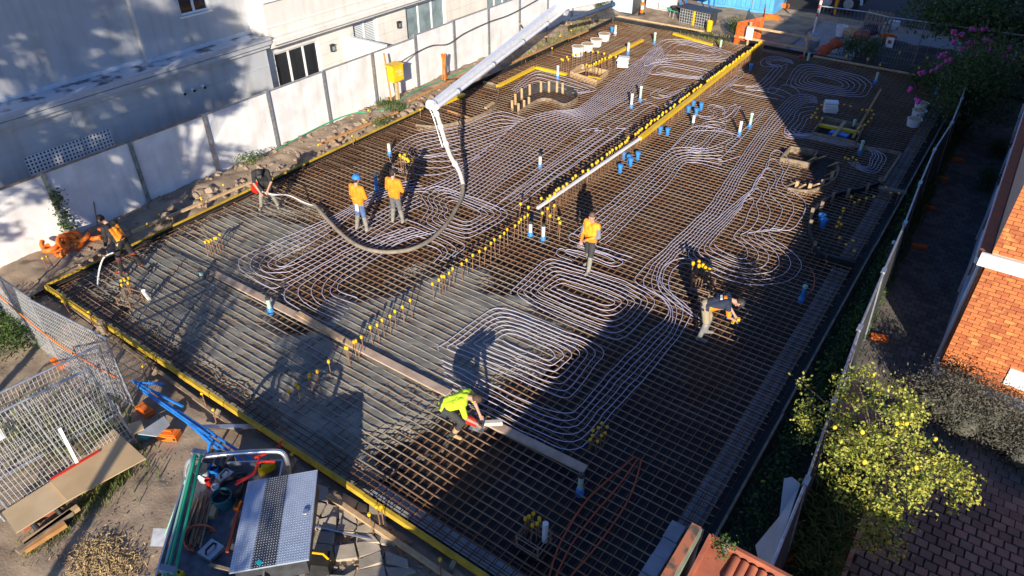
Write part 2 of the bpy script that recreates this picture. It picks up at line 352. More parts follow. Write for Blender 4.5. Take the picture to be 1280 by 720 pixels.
# ================================================================== RENDERED HOUSE (left)
house = thing('rendered_house', 'pale rendered two storey house with terrace ledge and shuttered windows behind white fence', 'house', (0, 0, 0))
def wall_x(X, y0, y1, z0, z1, ops, th, name, mat):
    b = MB(); yc = sorted(set([y0, y1] + [v for o in ops for v in o[:2]])); zc = sorted(set([z0, z1] + [v for o in ops for v in o[2:]]))
    for i in range(len(yc) - 1):
        for j in range(len(zc) - 1):
            cy, cz = (yc[i] + yc[i + 1]) / 2, (zc[j] + zc[j + 1]) / 2
            if any(o[0] < cy < o[1] and o[2] < cz < o[3] for o in ops): continue
            b.span((X - th, yc[i], zc[j]), (X, yc[i + 1], zc[j + 1]))
    return b.build(name, mat, house)
def window_x(X, y0, y1, z0, z1, nm, gl, fr=.07, mull=1, blind=False, rec=.1):
    b = MB(); x0, x1 = X - rec - .05, X - rec + .02
    b.span((x0, y0, z0), (x1, y1, z0 + fr)); b.span((x0, y0, z1 - fr), (x1, y1, z1)); b.span((x0, y0, z0 + fr), (x1, y0 + fr, z1 - fr)); b.span((x0, y1 - fr, z0 + fr), (x1, y1, z1 - fr))
    for k in range(mull):
        yc = y0 + (y1 - y0) * (k + 1) / (mull + 1); b.span((x0, yc - fr * .6, z0 + fr), (x1, yc + fr * .6, z1 - fr))
    o = b.build(nm, m_winframe, house)
    for k in range(mull + 1):
        ya = y0 + (y1 - y0) * k / (mull + 1); yb = y0 + (y1 - y0) * (k + 1) / (mull + 1)
        q = MB(); q.span((X - rec - .03, ya + .03, z0 + .03), (X - rec - .015, yb - .03, z1 - .03)); q.build('pane', gl, o)
        if blind:
            q = MB(); zz = z0 + .08
            while zz < z1 - .08: q.box((X - rec - .008, (ya + yb) / 2, zz), (.012, yb - ya - .14, .035)); zz += .07
            tag(q.build('blind', m_winframe, o), kind='stuff')
    q = MB(); q.span((X - .02, y0 - .05, z0 - .06), (X + .05, y1 + .05, z0)); q.build('sill', m_white, o)
    return o
HX = -23.0
# lower wall, left part
v0 = atx(30, 200, HX); v1 = atx(145, 185, HX)
vent = (v0.y, v1.y, v1.z - .02, v0.z + .06)
wall_x(HX, -4, 16.6, -.3, 2.72, [vent], .25, 'lower_wall', m_house)
b = MB()
b.span((HX - .30, vent[0], vent[2]), (HX - .26, vent[1], vent[3]))
b.build('vent_backing', m_blk, house)
lat = MB(); ny = 24
for k in range(ny + 1):
    y = vent[0] + (vent[1] - vent[0]) * k / ny; lat.box((HX - .03, y, (vent[2] + vent[3]) / 2), (.04, .05, vent[3] - vent[2]))
for k in range(7):
    z = vent[2] + (vent[3] - vent[2]) * k / 6; lat.box((HX - .034, (vent[0] + vent[1]) / 2, z), (.04, vent[1] - vent[0], .045))
lat.build('lattice_vent', m_winframe, house)
# joint lines as shallow grooves: thin proud render bays
b = MB()
for y in (9.2, 12.9, 14.9): b.span((HX, y, -.3), (HX + .012, y + .03, 2.7))
b.span((HX, -4, 2.05), (HX + .018, 16.6, 2.09)); b.build('render_band', m_house, house)
for px, py in ((228, 115), (240, 111), (253, 107)):
    p = atx(px, py, HX); b = MB(); b.tube([p, p + Vector((.16, -.02, -.03))], .06, 10); o = b.build('exhaust_vent', m_wpl, house, smooth=True)
    q = MB(); q.tube([p + Vector((.1, -.01, -.02)), p + Vector((.17, -.02, -.035))], .052, 10); q.build('vent_mouth', m_blk, o)
b = MB(); b.span((HX - 1.3, -4, 2.725), (HX + .12, 16.7, 2.86)); b.span((HX - 1.3, -4, 2.863), (HX + .22, 16.75, 3.0)); b.build('cornice', m_house, house)
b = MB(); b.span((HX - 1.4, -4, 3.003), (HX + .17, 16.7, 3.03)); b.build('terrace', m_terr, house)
b = MB(); b.span((HX - .05, -4, 3.033), (HX + .24, 16.75, 3.12)); b.build('terrace_kerb', m_house, house)
UX = -24.05
ua = 12.62
u0 = atx(225, 20, UX); wy0 = atx(227, 21, UX).y; wy1 = atx(263, 12, UX).y; wz0 = atx(227, 21, UX).z
wall_x(UX, ua, 17.0, 3.03, 9.5, [(wy0, wy1, wz0, wz0 + 1.1)], .3, 'upper_wall', m_house)
window_x(UX, wy0, wy1, wz0, wz0 + 1.1, 'window', g_dark)
b = MB(); b.span((UX - .8, -4, 3.03), (UX - .28, ua, 9.5)); b.span((UX - .28, ua - .02, 3.03), (UX - .01, ua, 9.5)); b.build('upper_wall', m_house, house)
b = MB(); b.span((UX, ua, 3.033), (UX + .05, 16.9, 3.16)); b.span((UX - .28, -4, 3.033), (UX - .23, ua, 3.16)); b.build('flashing', M('pale_flashing', (.55, .60, .66), (.48, .53, .58), 4, .5), house)
# right part: overhanging upper storey
RX = -23.35
d0 = atx(342, 68, RX); d1 = atx(397, 50, RX)
ops = [(d0.y, d1.y, .12, d0.z)]
w2a, w2b = atx(440, 30, RX), atx(470, 20, RX); ops.append((w2a.y, w2b.y, 1.0, w2a.z))
w3a, w3b = atx(506, 10, RX), atx(556, -5, RX); ops.append((w3a.y, w3b.y, .5, w3a.z))
w4a, w4b = atx(608, -22, RX), atx(640, -34, RX); ops.append((w4a.y, w4b.y, .9, w3a.z))
wall_x(RX, 16.7, 44, -.3, 2.64, ops, .25, 'lower_wall', m_cream)
for o_, nm, gl, mu, bl in ((ops[0], 'sliding_door', g_dark, 2, False), (ops[1], 'window', g_pale, 1, True), (ops[2], 'window', g_pale, 2, False), (ops[3], 'window', g_pale, 2, False)):
    window_x(RX, o_[0], o_[1], o_[2], o_[3], nm, gl, mull=mu, blind=bl)
b = MB()
for z in (.75, 1.2, 1.65, 2.1): 
    segs = [(16.7, ops[0][0]), (ops[0][1], ops[1][0]), (ops[1][1], ops[2][0]), (ops[2][1], ops[3][0]), (ops[3][1], 44)]
    for a, c in segs: b = MB(); b.span((RX, a, z), (RX + .025, c, z + .43)); b.build('ashlar_course', m_cream, house)
b = MB(); b.span((RX - 3, 16.8, 2.645), (RX + .42, 44, 2.78)); b.build('cornice', m_cream, house)
b = MB(); b.span((RX - 3, 16.8, 2.783), (RX + .58, 44, 2.9)); b.span((RX - 3, 16.8, 2.903), (RX + .5, 44, 3.0)); b.build('cornice', m_cream, house)
b = MB(); b.span((RX - 3, 16.85, 3.003), (RX + .30, 44, 4.25)); b.build('parapet_wall', m_cream, house)
b = MB(); b.span((RX - 3, 16.8, 4.253), (RX + .4, 44, 4.38)); b.span((RX - 3, 16.8, 3.35), (RX + .33, 44, 3.38)); b.build('parapet_coping', m_white, house)
for px, py in ((414, 60), (497, 31)):
    p = atx(px, py, RX); b = MB(); b.box(p + Vector((.08, 0, 0)), (.12, .16, .26)); b.box(p + Vector((.08, 0, .15)), (.16, .2, .03)); o = b.build('wall_lamp', m_blk, house)
    q = MB(); q.box(p + Vector((.145, 0, 0)), (.02, .11, .17)); q.build('lamp_glass', g_pale, o)
# white wing wall between fence and house
b = MB(); b.span((RX + .02, 20.95, -.3), (FX - .1, 21.1, 2.0)); b.span((RX + .02, 20.93, 2.003), (FX - .1, 21.12, 2.05)); tag(b.build('wing_wall', m_white), 'short white wing wall running from the house to the white fence', 'wall')
# ================================================================== BRICK HOUSE (right)
bh = thing('brick_house', 'orange brick house with white stone bands beside the paved driveway', 'house', (.9, 15.55, GZ))
BX, BY = .9, 15.55
b = MB(); b.span((.02, .03, 0), (9, 30, 7.0 - .02)); b.build('wall', m_mortar, bh)
bl, bhh = .24, .086
bm = []
for k in range(5):
    q = MB(); q.box((0, 0, 0), (bl - .012, .06 + .006 * k, bhh - .012)); bm.append(q)
allb = []
z = .28; r = 0
while z < 7.2:
    x = -.0 + (bl / 2 if r % 2 else 0)
    if r % 2: allb.append((bl / 4, z + bhh / 2, True))
    while x < 8.5:
        band = 3.12 < z + bhh / 2 < 3.42 or (x > 1.15 and .55 < z + bhh / 2 < .98)
        if not band: allb.append((x + bl / 2, z + bhh / 2, False))
        x += bl
    z += bhh; r += 1
allb = [a for a in allb if a[1] < 6.95]
def vis(a): return 0 if (a[0] < 2.1 and a[1] < 5.4) else 1
allb.sort(key=lambda a: (vis(a), a[0] * .8 + a[1]))
protos = [q.build('brick', m_brick, bh) for q in bm]
hl = MB(); hl.box((0, 0, 0), (bl / 2 - .012, .065, bhh - .012)); hproto = hl.build('brick', m_brick, bh); used_h = False
pc = 0
for x, z, half in allb[:300]:
    if half:
        o = hproto if not used_h else hproto.copy()
        if used_h: COL.objects.link(o); o.parent = bh
        used_h = True
    else:
        o = protos[pc] if pc < 5 else protos[pc % 5].copy()
        if pc >= 5: COL.objects.link(o); o.parent = bh
        pc += 1
    o.location = (x, .005, z); o.rotation_euler = (0, 0, random.gauss(0, .006))
b = MB()
for x, z, half in allb[300:]: b.box((x, .005, z), ((bl / 2 if half else bl) - .012, .066, bhh - .012))
tag(b.build('brickwork', m_brick, bh), kind='stuff')
b = MB()
z = .3; r = 0
while z < 2.9:
    y = .1
    while y < 30: b.box((.01, y + .12, z), (.05, .228, bhh - .012)); y += .24
    z += bhh
tag(b.build('side_brickwork', m_brick, bh), kind='stuff')
b = MB(); b.span((-.06, -.07, 0), (9, .02, .27)); b.span((-.07, .02, 0), (.0, 30, .26)); b.build('plinth', m_white, bh)
b = MB(); b.span((-.16, -.07, 3.13), (9, .0, 3.42)); b.build('stone_band', m_white, bh)
b = MB(); b.span((1.22, -.06, .55), (9, .0, .98)); b.build('stone_band', m_white, bh)
b = MB(); b.span((1.55, -.04, .98), (3.2, -.0, 2.2)); o = b.build('window', m_winframe, bh)
q = MB(); q.span((1.63, -.05, 1.06), (3.1, -.043, 2.1)); q.build('pane', g_dark, o)
b = MB(); b.span((-.22, .05, 3.1), (-.02, 30, 3.24)); b.build('gutter', m_winframe, bh)
b = MB(); b.span((-.20, .05, 3.245), (.0, 30, 3.34)); b.build('fascia', m_terra, bh)
for y in (1.9, 4.6, 7.8, 11.2, 15):
    q = MB(); q.span((-.10, y, .95), (.0, y + 1.3, 1.06)); q.span((-.05, y, 1.065), (.0, y + .08, 2.5)); q.span((-.05, y + 1.22, 1.065), (.0, y + 1.3, 2.5)); q.span((-.05, y, 2.5), (.0, y + 1.3, 2.6))
    o = q.build('window', m_winframe, bh); q = MB(); q.span((-.03, y + .08, 1.07), (-.01, y + 1.22, 2.5)); q.build('pane', g_dark, o)
for y in (.35, 3.7, 6.9):
    q = MB(); q.tube([(-.09, y, .25), (-.09, y, 3.1)], .04, 8); q.build('downpipe', m_winframe, bh, smooth=True)
b = MB(); b.span((-.32, -.12, 6.98), (9, 30, 7.3)); b.span((.1, .2, 7.303), (8.6, 29.6, 8.0)); b.build('parapet_coping', m_white, bh)  # unseen overhang and raised top, shaped to set the edge of the house's shadow
# ================================================================== THE SLAB: formwork
SX0, SX1, SY0, SY1 = -18.9, -1.55, 5.45, 36.4
def formwork(label, p, q, mat, h=.34, t=.045, top=.07, n=4, inner=None):
    p = Vector(p); q = Vector(q); o = thing('form_edge', label, 'formwork', (p.x, p.y, 0)); d = (q - p) / n
    nrm = Vector((-(q - p).y, (q - p).x, 0)).normalized()
    for k in range(n):
        a = d * k + d.normalized() * .01; c = d * (k + 1) - d.normalized() * .01; j = nrm * random.uniform(-.015, .015)
        b = MB(); b.beam(a + j + Vector((0, 0, top - h / 2)), c + j + Vector((0, 0, top - h / 2)), t, h); b.build('form_board', mat, o)
        if inner:
            b = MB(); s_ = nrm * inner; b.beam(a + s_ + Vector((0, 0, top - h / 2 - .035)), c + s_ + Vector((0, 0, top - h / 2 - .035)), .012, h); b.build('black_liner', m_black, o)
    return o
formwork('long yellow form board along the near edge of the wet slab, beside the tool tray', (SX0 - .02, SY0 - .03, 0), (-4.3, SY0 - .03, 0), m_yel, n=5, t=.07, h=.13)
formwork('weathered timber form board along the right edge of the mesh, beside the planting strip', (SX1 + .03, 8.0, 0), (SX1 + .03, 36.4, 0), m_oldtim, n=7, top=.06, t=.05)
formwork('yellow topped form board with black lining on the left edge, below the rubble bank', (SX0 - .03, SY0, 0), (SX0 - .03, 21.6, 0), m_yel, n=5, inner=-.06)
formwork('black lined form edge on the left, beside the white boom', (SX0 - .03, 21.62, 0), (SX0 - .03, 36.3, 0), m_black, n=8, top=.12)
formwork('black edge form along the far end of the mesh, left of the yellow beam', (SX0, SY1 + .03, 0), (-10.9, SY1 + .03, 0), m_black, n=4, top=.12)
formwork('black edge form along the far end of the mesh, right of the yellow beam', (-10.5, SY1 + .03, 0), (-1.6, SY1 + .03, 0), m_black, n=4, top=.12)
# low ledger timbers
m_plank = M('trodden_plank', (.55, .41, .30), (.40, .29, .20), 3, .8, bump=.15)
def timber(label, p, q, w, h, mat, name='timber_plank', cat='plank', group=None):
    p = Vector(p); q = Vector(q); b = MB(); c = (p + q) / 2; b.beam(p - c, q - c, w, h); o = b.build(name, mat, loc=c); return tag(o, label, cat, group)
timber('long weathered walking plank lying across the mesh toward the crouching worker', at(266, 341, .05), at(561, 492, .05), .2, .045, m_plank)
timber('second half of the walking plank, right of the crouching worker', at(612, 528, .05), at(732, 587, .05), .2, .045, m_plank)
timber('short pale offcut lying on top of the long plank left of the pins', at(372, 391, .10), at(442, 432, .10), .14, .035, m_timber)
timber('white painted offcut beside the circular saw', at(593, 530, .2), at(628, 528, .2), .09, .09, M('pale_offcut', (.62, .58, .48), (.52, .48, .40), 6, .7), 'timber_offcut', 'offcut')
timber('pale pine ledger along the broken concrete near the tool tray', at(410, 619, -.12), at(565, 724, -.12), .09, .07, m_timber)
timber('weathered stake rail outside the near form board', at(82, 378, -.12), at(300, 540, -.12), .07, .06, m_oldtim)
timber('aluminium straightedge lying across the dirt near the blue props', at(248, 534, -.1), at(324, 533, -.1), .10, .05, m_alu, 'straightedge', 'straightedge')
timber('long orange ledger timber along the rubble bank above the left form', at(165, 290, .1), at(320, 225, .1), .09, .07, m_timber)
timber('orange ledger timber by the meter box post', at(400, 180, .15), at(497, 140, .15), .09, .06, m_ortim)
timber('orange ledger timber behind the boom', at(512, 126, .1), at(590, 88, .1), .10, .06, m_ortim)
timber('orange ledger timber at the far left bank', at(640, 78, .1), at(735, 38, .1), .10, .06, m_ortim)
timber('weathered ledger timber in front of the orange conduit heap', at(62, 347, .0), at(165, 292, .02), .09, .06, m_oldtim)
timber('pale pine rail across the far end above the black form', at(768, 19, .35), at(880, 39, .35), .10, .07, m_timber)
timber('orange bracing timber leaning across the square pit', at(1066, 172, .12), at(1101, 112, .12), .09, .07, m_ortim)
timber('pine batten outside the far right form', at(1017, 70, .05), at(1202, 104, .05), .10, .07, m_timber)
timber('grey plank at the right edge by the step form', at(1098, 234, .05), at(1133, 241, .05), .25, .04, m_oldtim)
timber('weathered timber framing the shower step, long piece', at(1068, 182, .05), at(1126, 192, .05), .09, .09, m_oldtim)
timber('weathered timber framing the shower step, return piece', at(1126, 193, .05), at(1103, 228, .05), .09, .09, m_oldtim)
# stakes behind near form
for k, (px, py) in enumerate([(128, 405), (197, 462), (275, 512), (372, 573), (570, 700)]):
    p = at(px, py, -.05); timber(nth(k) + ' from the left of the timber stakes bracing the yellow near form board', p + Vector((0, -.25, -.2)), p + Vector((0, -.02, .02)), .09, .05, m_oldtim, 'brace_stake', 'stake', 'stakes bracing the near form')
# ================================================================== holes in the mesh
hcirc = [tuple(at(*p)[:2]) for p in [(975, 184), (1000, 190), (1030, 195), (1048, 206), (1046, 220), (1030, 234), (1005, 239), (986, 235), (1000, 222), (1008, 206), (977, 201)]]
hsq = [tuple(at(*p)[:2]) for p in [(1030, 150), (1078, 160), (1068, 180), (1014, 168)]]
hkid = [tuple(at(*p)[:2]) for p in [(636, 133), (643, 120), (665, 110), (690, 108), (716, 116), (724, 122), (708, 131), (690, 124), (664, 128), (648, 140)]]
hleft = [tuple(at(*p)[:2]) for p in [(712, 90), (745, 80), (760, 90), (745, 102)]]
HOLES = [hcirc, hsq, hkid, hleft]
def segs(fix, a, b, along):   # cut a bar where it would cross a pit
    out = []; cur = None; n = int((b - a) / .12)
    bb = [(min(p[1] if along == 'x' else p[0] for p in H), max(p[1] if along == 'x' else p[0] for p in H)) for H in HOLES]
    act = [H for H, (l, h) in zip(HOLES, bb) if l <= fix <= h]
    if not act: return [(a, b)]
    for i in range(n + 1):
        t = a + (b - a) * i / n; x, y = (t, fix) if along == 'x' else (fix, t)
        inside = any(inpoly(x, y, H) for H in act)
        if not inside: cur = [t, t] if cur is None else [cur[0], t]
        elif cur: out.append(cur); cur = None
    if cur: out.append(cur)
    return out
mesh = thing('reinforcing_mesh', 'rusty steel reinforcing mesh covering the whole slab between the form boards', 'mesh', (0, 0, 0))
def bar(along, fix, a, b, z, r):
    q = MB()
    for s0, s1 in segs(fix, a, b, along):
        if s1 - s0 < .15: continue
        j0, j1 = random.gauss(0, .012), random.gauss(0, .012); mid = (s0 + s1) / 2; jm = random.gauss(0, .01); zz = random.gauss(0, .005)
        if along == 'x' and fix < 13:
            n = max(3, int((s1 - s0) / .45)); q.tube([(s0 + (s1 - s0) * i / n, fix + j0 + (j1 - j0) * i / n + .006 * math.sin(i * 1.3), z + .004 * math.sin(i * .9 + fix * 9)) for i in range(n + 1)], r, 4, caps=True)
            k0 = len(q.f) - 4 * n - 2
            for i in range(n):
                if inpoly(s0 + (s1 - s0) * (i + .5) / n + .5 * fbm(i * .4, fix, .7), fix + .3 * fbm(fix, i * .5, .8), cpoly): q.m[k0 + 4 * i:k0 + 4 * i + 4] = [1] * 4
        elif along == 'x': q.tube([(s0, fix + j0, z), (mid, fix + jm, z + zz), (s1, fix + j1, z)], r, 4, caps=True)
        else: q.tube([(fix + j0, s0, z), (fix + jm, mid, z + zz), (fix + j1, s1, z)], r, 4, caps=True)
    if q.v: q.build('rebar', [m_rebar, m_splash] if along == 'x' else m_rust, mesh, smooth=True)
y = SY0 + .35
while y < SY1 - .1:
    e = random.uniform(-.12, .12); bar('x', y, SX0 + .25 + e, SX1 - .2 + e * .5, 0, .0125); y += .2
x = SX0 + .3
while x < SX1 - .15:
    bar('y', x, SY0 + .2, SY1 - .15, -.02, .0105); x += .2
q = MB()
y = SY0 + .25
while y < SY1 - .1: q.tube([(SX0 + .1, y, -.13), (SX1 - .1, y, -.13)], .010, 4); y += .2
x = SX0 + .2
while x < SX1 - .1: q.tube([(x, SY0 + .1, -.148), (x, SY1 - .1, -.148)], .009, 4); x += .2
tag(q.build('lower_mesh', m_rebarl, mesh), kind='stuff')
q = MB()   # trench cages in the right and near edge beams
for k in range(3): q.tube([(-2.2 + k * .17, 5.6, -.05 + .02 * (k % 2)), (-2.2 + k * .17, 36.2, -.05 + .02 * (k % 2))], .010, 4)
y = 5.7
while y < 36.2: q.tube([(-2.3, y, -.045), (-1.76, y, -.045)], .007, 4); y += .2
for k in range(4): q.tube([(-18.6, 5.56 + k * .12, .012), (-2.5, 5.56 + k * .12, .012)], .010, 4)
for k in range(4): q.tube([(-18.72 + k * .13, 5.6, .014), (-18.72 + k * .13, 36.2, .014)], .010, 4)
y = 14.5
while y < 36: q.tube([(-18.75, y, .03), (-17.75 + .3 * math.sin(y * 3), y, .03)], .010, 4); y += .13
tag(q.build('trench_mesh', m_rebarl, mesh), kind='stuff')
# ================================================================== heating pipes
def PX(l, z=.035): return [at(a, b, z) for a, b in l]
def wob(P, a=.02): return [p + Vector((fbm(p.x * 1.7, p.y * 1.7) * a, fbm(p.y * 1.7, p.x * 1.7) * a, 0)) for p in P]
def resample(P, n, closed=False):
    Q = P + [P[0]] if closed else P; L = [0]
    for i in range(len(Q) - 1): L.append(L[-1] + (Q[i + 1] - Q[i]).length)
    out = []; j = 0
    for k in range(n):
        t = L[-1] * k / (n if closed else n - 1)
        while j < len(L) - 2 and L[j + 1] < t: j += 1
        u = (t - L[j]) / max(1e-9, L[j + 1] - L[j]); out.append(Q[j].lerp(Q[j + 1], min(1, u)))
    return out
PR = .0088
def pipe(label, path, grp='heating pipe loops on the mesh', parts=None):
    c = sum((p for p in path), Vector()) / len(path); b = MB(); b.tube([p - c for p in path], PR, 5); o = b.build('heating_pipe', m_pipe, loc=c, smooth=True)
    return tag(o, label, 'pipe', grp)
def snail(label, outer, inner, n, z=.035, k=7):
    A = crom(PX(outer, z), k, True); B = crom(PX(inner, z), k, True); m = len(A); path = []
    N = int(n * m)
    for i in range(N + 1):
        th = i % m; t = i / N; path.append(A[th].lerp(B[th], t))
    return pipe(label, wob(path, .03))
def bundle(label, A, B, n, z=.035, m=None, k=7):
    a = crom(PX(A, z), k); b = crom(PX(B, z), k); m = m or max(len(a), len(b)); a = resample(a, m); b = resample(b, m)
    P = [[a[i].lerp(b[i], (j / (n - 1)) if n > 1 else 0) for i in range(m)] for j in range(n)]
    q = MB(); c = P[0][m // 2].copy()
    for r in P:
        r = wob(r, .035); q.tube([p - c for p in r], PR, 5)
    o = q.build('heating_pipe', m_pipe, loc=c, smooth=True); return tag(o, label, 'pipe', 'heating pipe loops on the mesh')
snail('oval coil of pale heating pipe beside the crouching worker in the yellow shirt',
      [(548, 437), (560, 425), (600, 395), (622, 384), (650, 390), (700, 410), (745, 427), (760, 441), (745, 465), (720, 497), (708, 503), (690, 499), (640, 477), (590, 455)],
      [(628, 426), (630, 424), (634, 422), (640, 422), (652, 425), (668, 432), (684, 439), (689, 445), (688, 447), (684, 448), (676, 446), (664, 441), (650, 436), (638, 431)], 7)
snail('oval coil of pale heating pipe just in front of the walking worker in orange',
      [(639, 367), (645, 358), (665, 338), (683, 324), (700, 325), (745, 338), (785, 352), (815, 368), (822, 380), (812, 395), (795, 417), (780, 428), (765, 429), (730, 415), (685, 396), (650, 378)],
      [(697, 361), (699, 359), (703, 358), (708, 358), (716, 361), (735, 367), (752, 373), (762, 377), (763, 379), (762, 380), (758, 380), (752, 379), (742, 376), (728, 372), (714, 367), (703, 363)], 7)
bundle('long sweeping bundle of pale heating pipes from the two oval coils to the far right',
       [(552, 449), (600, 473), (650, 497), (690, 514), (708, 517), (724, 510), (760, 468), (800, 427), (830, 400), (836, 385), (820, 366), (795, 354), (798, 342), (815, 325), (850, 293), (885, 258), (920, 205), (955, 155), (975, 133), (991, 120), (1010, 118), (1021, 122)],
       [(560, 492), (610, 517), (660, 542), (698, 560), (717, 561), (734, 553), (770, 512), (812, 465), (846, 423), (864, 396), (858, 382), (838, 366), (828, 350), (838, 328), (870, 298), (905, 262), (932, 215), (965, 170), (982, 152), (997, 134), (1012, 128), (1022, 129)], 6)
bundle('bundle of pale heating pipes running from behind the walking worker toward the blue caps',
       [(716, 293), (745, 268), (770, 247), (815, 206), (838, 187), (858, 184), (880, 186), (905, 178)],
       [(757, 304), (775, 288), (800, 263), (830, 235), (852, 208), (862, 203), (880, 205), (901, 211)], 7)
bundle('hairpin loops of pale heating pipe around the feet of the walking worker',
       [(790, 322), (760, 312), (735, 303), (716, 292), (712, 300), (730, 307), (765, 320), (778, 328), (765, 332), (735, 322), (710, 314), (700, 310), (696, 318), (715, 326)],
       [(783, 326), (757, 318), (732, 310), (722, 306), (722, 308), (732, 311), (757, 320), (768, 326), (760, 328), (735, 318), (714, 312), (708, 312), (708, 316), (722, 322)], 2)
snail('large wavy coil of pale heating pipe left of the round pit',
      [(853, 318), (870, 298), (905, 265), (940, 235), (947, 222), (960, 208), (965, 190), (975, 185), (990, 200), (980, 225), (1000, 240), (1013, 252), (1010, 270), (995, 287), (970, 285), (968, 295), (990, 310), (1008, 325), (1010, 340), (995, 355), (960, 362), (920, 358), (885, 345), (862, 332)],
      [(893, 305), (898, 298), (910, 283), (922, 266), (926, 259), (930, 257), (934, 257), (936, 259), (935, 262), (932, 266), (928, 270), (925, 276), (922, 282), (915, 290), (912, 296), (916, 300), (925, 305), (930, 312), (932, 318), (930, 322), (922, 322), (912, 318), (903, 313), (896, 309)], 6, k=5)
bundle('pale heating pipes wrapping the starter bars behind the stooping worker',
       [(868, 397), (840, 378), (826, 362), (824, 345), (834, 330), (850, 323), (870, 325)], [(884, 405), (848, 378), (838, 364), (836, 350), (843, 336), (854, 329), (868, 331)], 2)
snail('oval coil of pale heating pipe in the shade at the far right corner',
      [(983, 106), (988, 94), (997, 82), (1015, 80), (1050, 88), (1078, 95), (1093, 105), (1089, 117), (1083, 122), (1060, 122), (1025, 117), (995, 111)],
      [(1015, 100), (1016, 98), (1020, 97), (1028, 98), (1038, 100), (1046, 103), (1050, 106), (1050, 107), (1047, 108), (1040, 107), (1030, 105), (1020, 102)], 6)
bundle('pale heating pipes bending round the shaded far end beside the yellow beam',
       [(990, 76), (975, 71), (960, 71), (951, 77), (954, 83), (966, 84), (960, 92), (943, 107), (916, 106), (915, 112), (938, 118), (972, 124)],
       [(992, 80), (978, 76), (965, 76), (962, 80), (975, 83), (984, 80), (978, 92), (960, 112), (968, 116), (980, 106), (994, 110), (1000, 117)], 4)
bundle('pale heating pipes looping between the square pit and the round pit',
       [(976, 165), (985, 172), (1015, 173), (1050, 181), (1082, 184), (1106, 193), (1106, 203), (1095, 216), (1078, 214), (1060, 203)],
       [(992, 160), (1000, 166), (1025, 168), (1048, 174), (1070, 178), (1090, 190), (1088, 198), (1086, 207), (1078, 208), (1072, 202)], 5)
bundle('pale heating pipes looping beside the square pit in the shade',
       [(1018, 133), (1000, 136), (990, 150), (980, 165), (990, 168), (1005, 170)], [(1012, 148), (1008, 150), (1004, 158), (998, 166), (1002, 168), (1012, 169)], 4)
bundle('U shaped bundle of pale heating pipes beside the white hose',
       [(655, 148), (622, 140), (575, 158), (520, 168), (492, 186), (488, 200), (500, 213), (530, 219), (560, 215), (600, 195)],
       [(642, 158), (620, 165), (570, 180), (540, 187), (528, 190), (526, 194), (531, 197), (547, 195), (580, 183), (640, 160)], 6)
bundle('broad bundle of parallel pale heating pipes running from the hose toward the far end',
       [(528, 236), (560, 222), (600, 192), (650, 152), (690, 139), (720, 136), (745, 118), (776, 92), (805, 70), (825, 56)],
       [(602, 250), (640, 220), (690, 186), (735, 152), (775, 128), (790, 118), (800, 106), (808, 96), (818, 84), (835, 74)], 12)
bundle('parallel pale heating pipes beside the dark band left of the yellow beam',
       [(625, 252), (700, 196), (742, 168), (746, 160), (724, 164), (735, 158), (780, 130), (800, 118)],
       [(662, 246), (715, 206), (775, 165), (782, 160), (770, 160), (790, 148), (815, 132), (824, 136)], 4)
snail('diamond coil of pale heating pipe under the hanging hose',
      [(526, 277), (535, 260), (526, 243), (545, 232), (575, 240), (605, 250), (630, 260), (639, 267), (630, 277), (600, 295), (583, 301), (565, 298), (540, 288)],
      [(562, 268), (565, 264), (564, 258), (568, 254), (576, 255), (585, 260), (594, 264), (598, 268), (595, 271), (588, 275), (582, 276), (575, 275), (567, 272)], 5)
bundle('U shaped bundle of pale heating pipes left of the worker in the blue helmet',
       [(520, 224), (470, 238), (441, 257), (406, 275), (333, 307), (303, 322), (299, 329), (303, 339), (335, 358), (350, 358), (406, 328), (449, 302), (490, 276), (530, 255)],
       [(535, 240), (500, 240), (461, 255), (409, 292), (366, 315), (349, 324), (345, 329), (348, 333), (356, 333), (370, 325), (412, 301), (443, 283), (480, 262), (520, 240)], 5)
bundle('half buried bundle of pale heating pipes in the wet concrete by the hose',
       [(500, 286), (461, 301), (406, 331), (362, 358), (356, 368), (360, 378), (385, 392), (418, 408)], [(545, 290), (504, 301), (461, 328), (428, 352), (423, 360), (425, 364), (434, 368), (446, 372)], 6, z=.028)
bundle('arched pale heating pipes between the hose and the row of pins',
       [(461, 301), (500, 276), (515, 277), (540, 287), (570, 300), (581, 308), (566, 322)], [(504, 312), (518, 304), (530, 305), (546, 311), (552, 316), (548, 322), (543, 328)], 4)
snail('oval coil of pale heating pipe at the far end, nearest the black form',
      [(790, 88), (812, 63), (828, 50), (860, 50), (900, 60), (923, 69), (915, 77), (880, 78), (850, 76), (815, 82)], [(846, 62), (850, 60), (854, 58), (862, 58), (875, 62), (890, 66), (886, 68), (875, 68), (862, 66), (852, 64)], 4)
snail('oval coil of pale heating pipe at the far end beside the yellow beam',
      [(803, 93), (812, 80), (830, 77), (870, 83), (895, 90), (898, 98), (880, 100), (850, 98), (825, 95)], [(828, 88), (832, 86), (840, 86), (855, 88), (870, 91), (876, 94), (868, 95), (850, 93), (838, 91)], 3)
bundle('pale heating pipes following the yellow strip above the kidney pit', [(640, 112), (668, 90), (690, 92), (730, 105), (746, 112), (726, 117)], [(646, 116), (668, 102), (684, 104), (700, 108), (722, 113), (716, 116)], 4)
bundle('small winding pale heating pipe right of the yellow beam near the blue caps', [(868, 143), (882, 146), (893, 143), (884, 134), (890, 131), (905, 135), (903, 143), (914, 133), (922, 132), (908, 146), (897, 150)], [(873, 146), (886, 149), (897, 144), (891, 137), (896, 133), (905, 138), (907, 147), (918, 138), (926, 133), (914, 148), (900, 153)], 2)
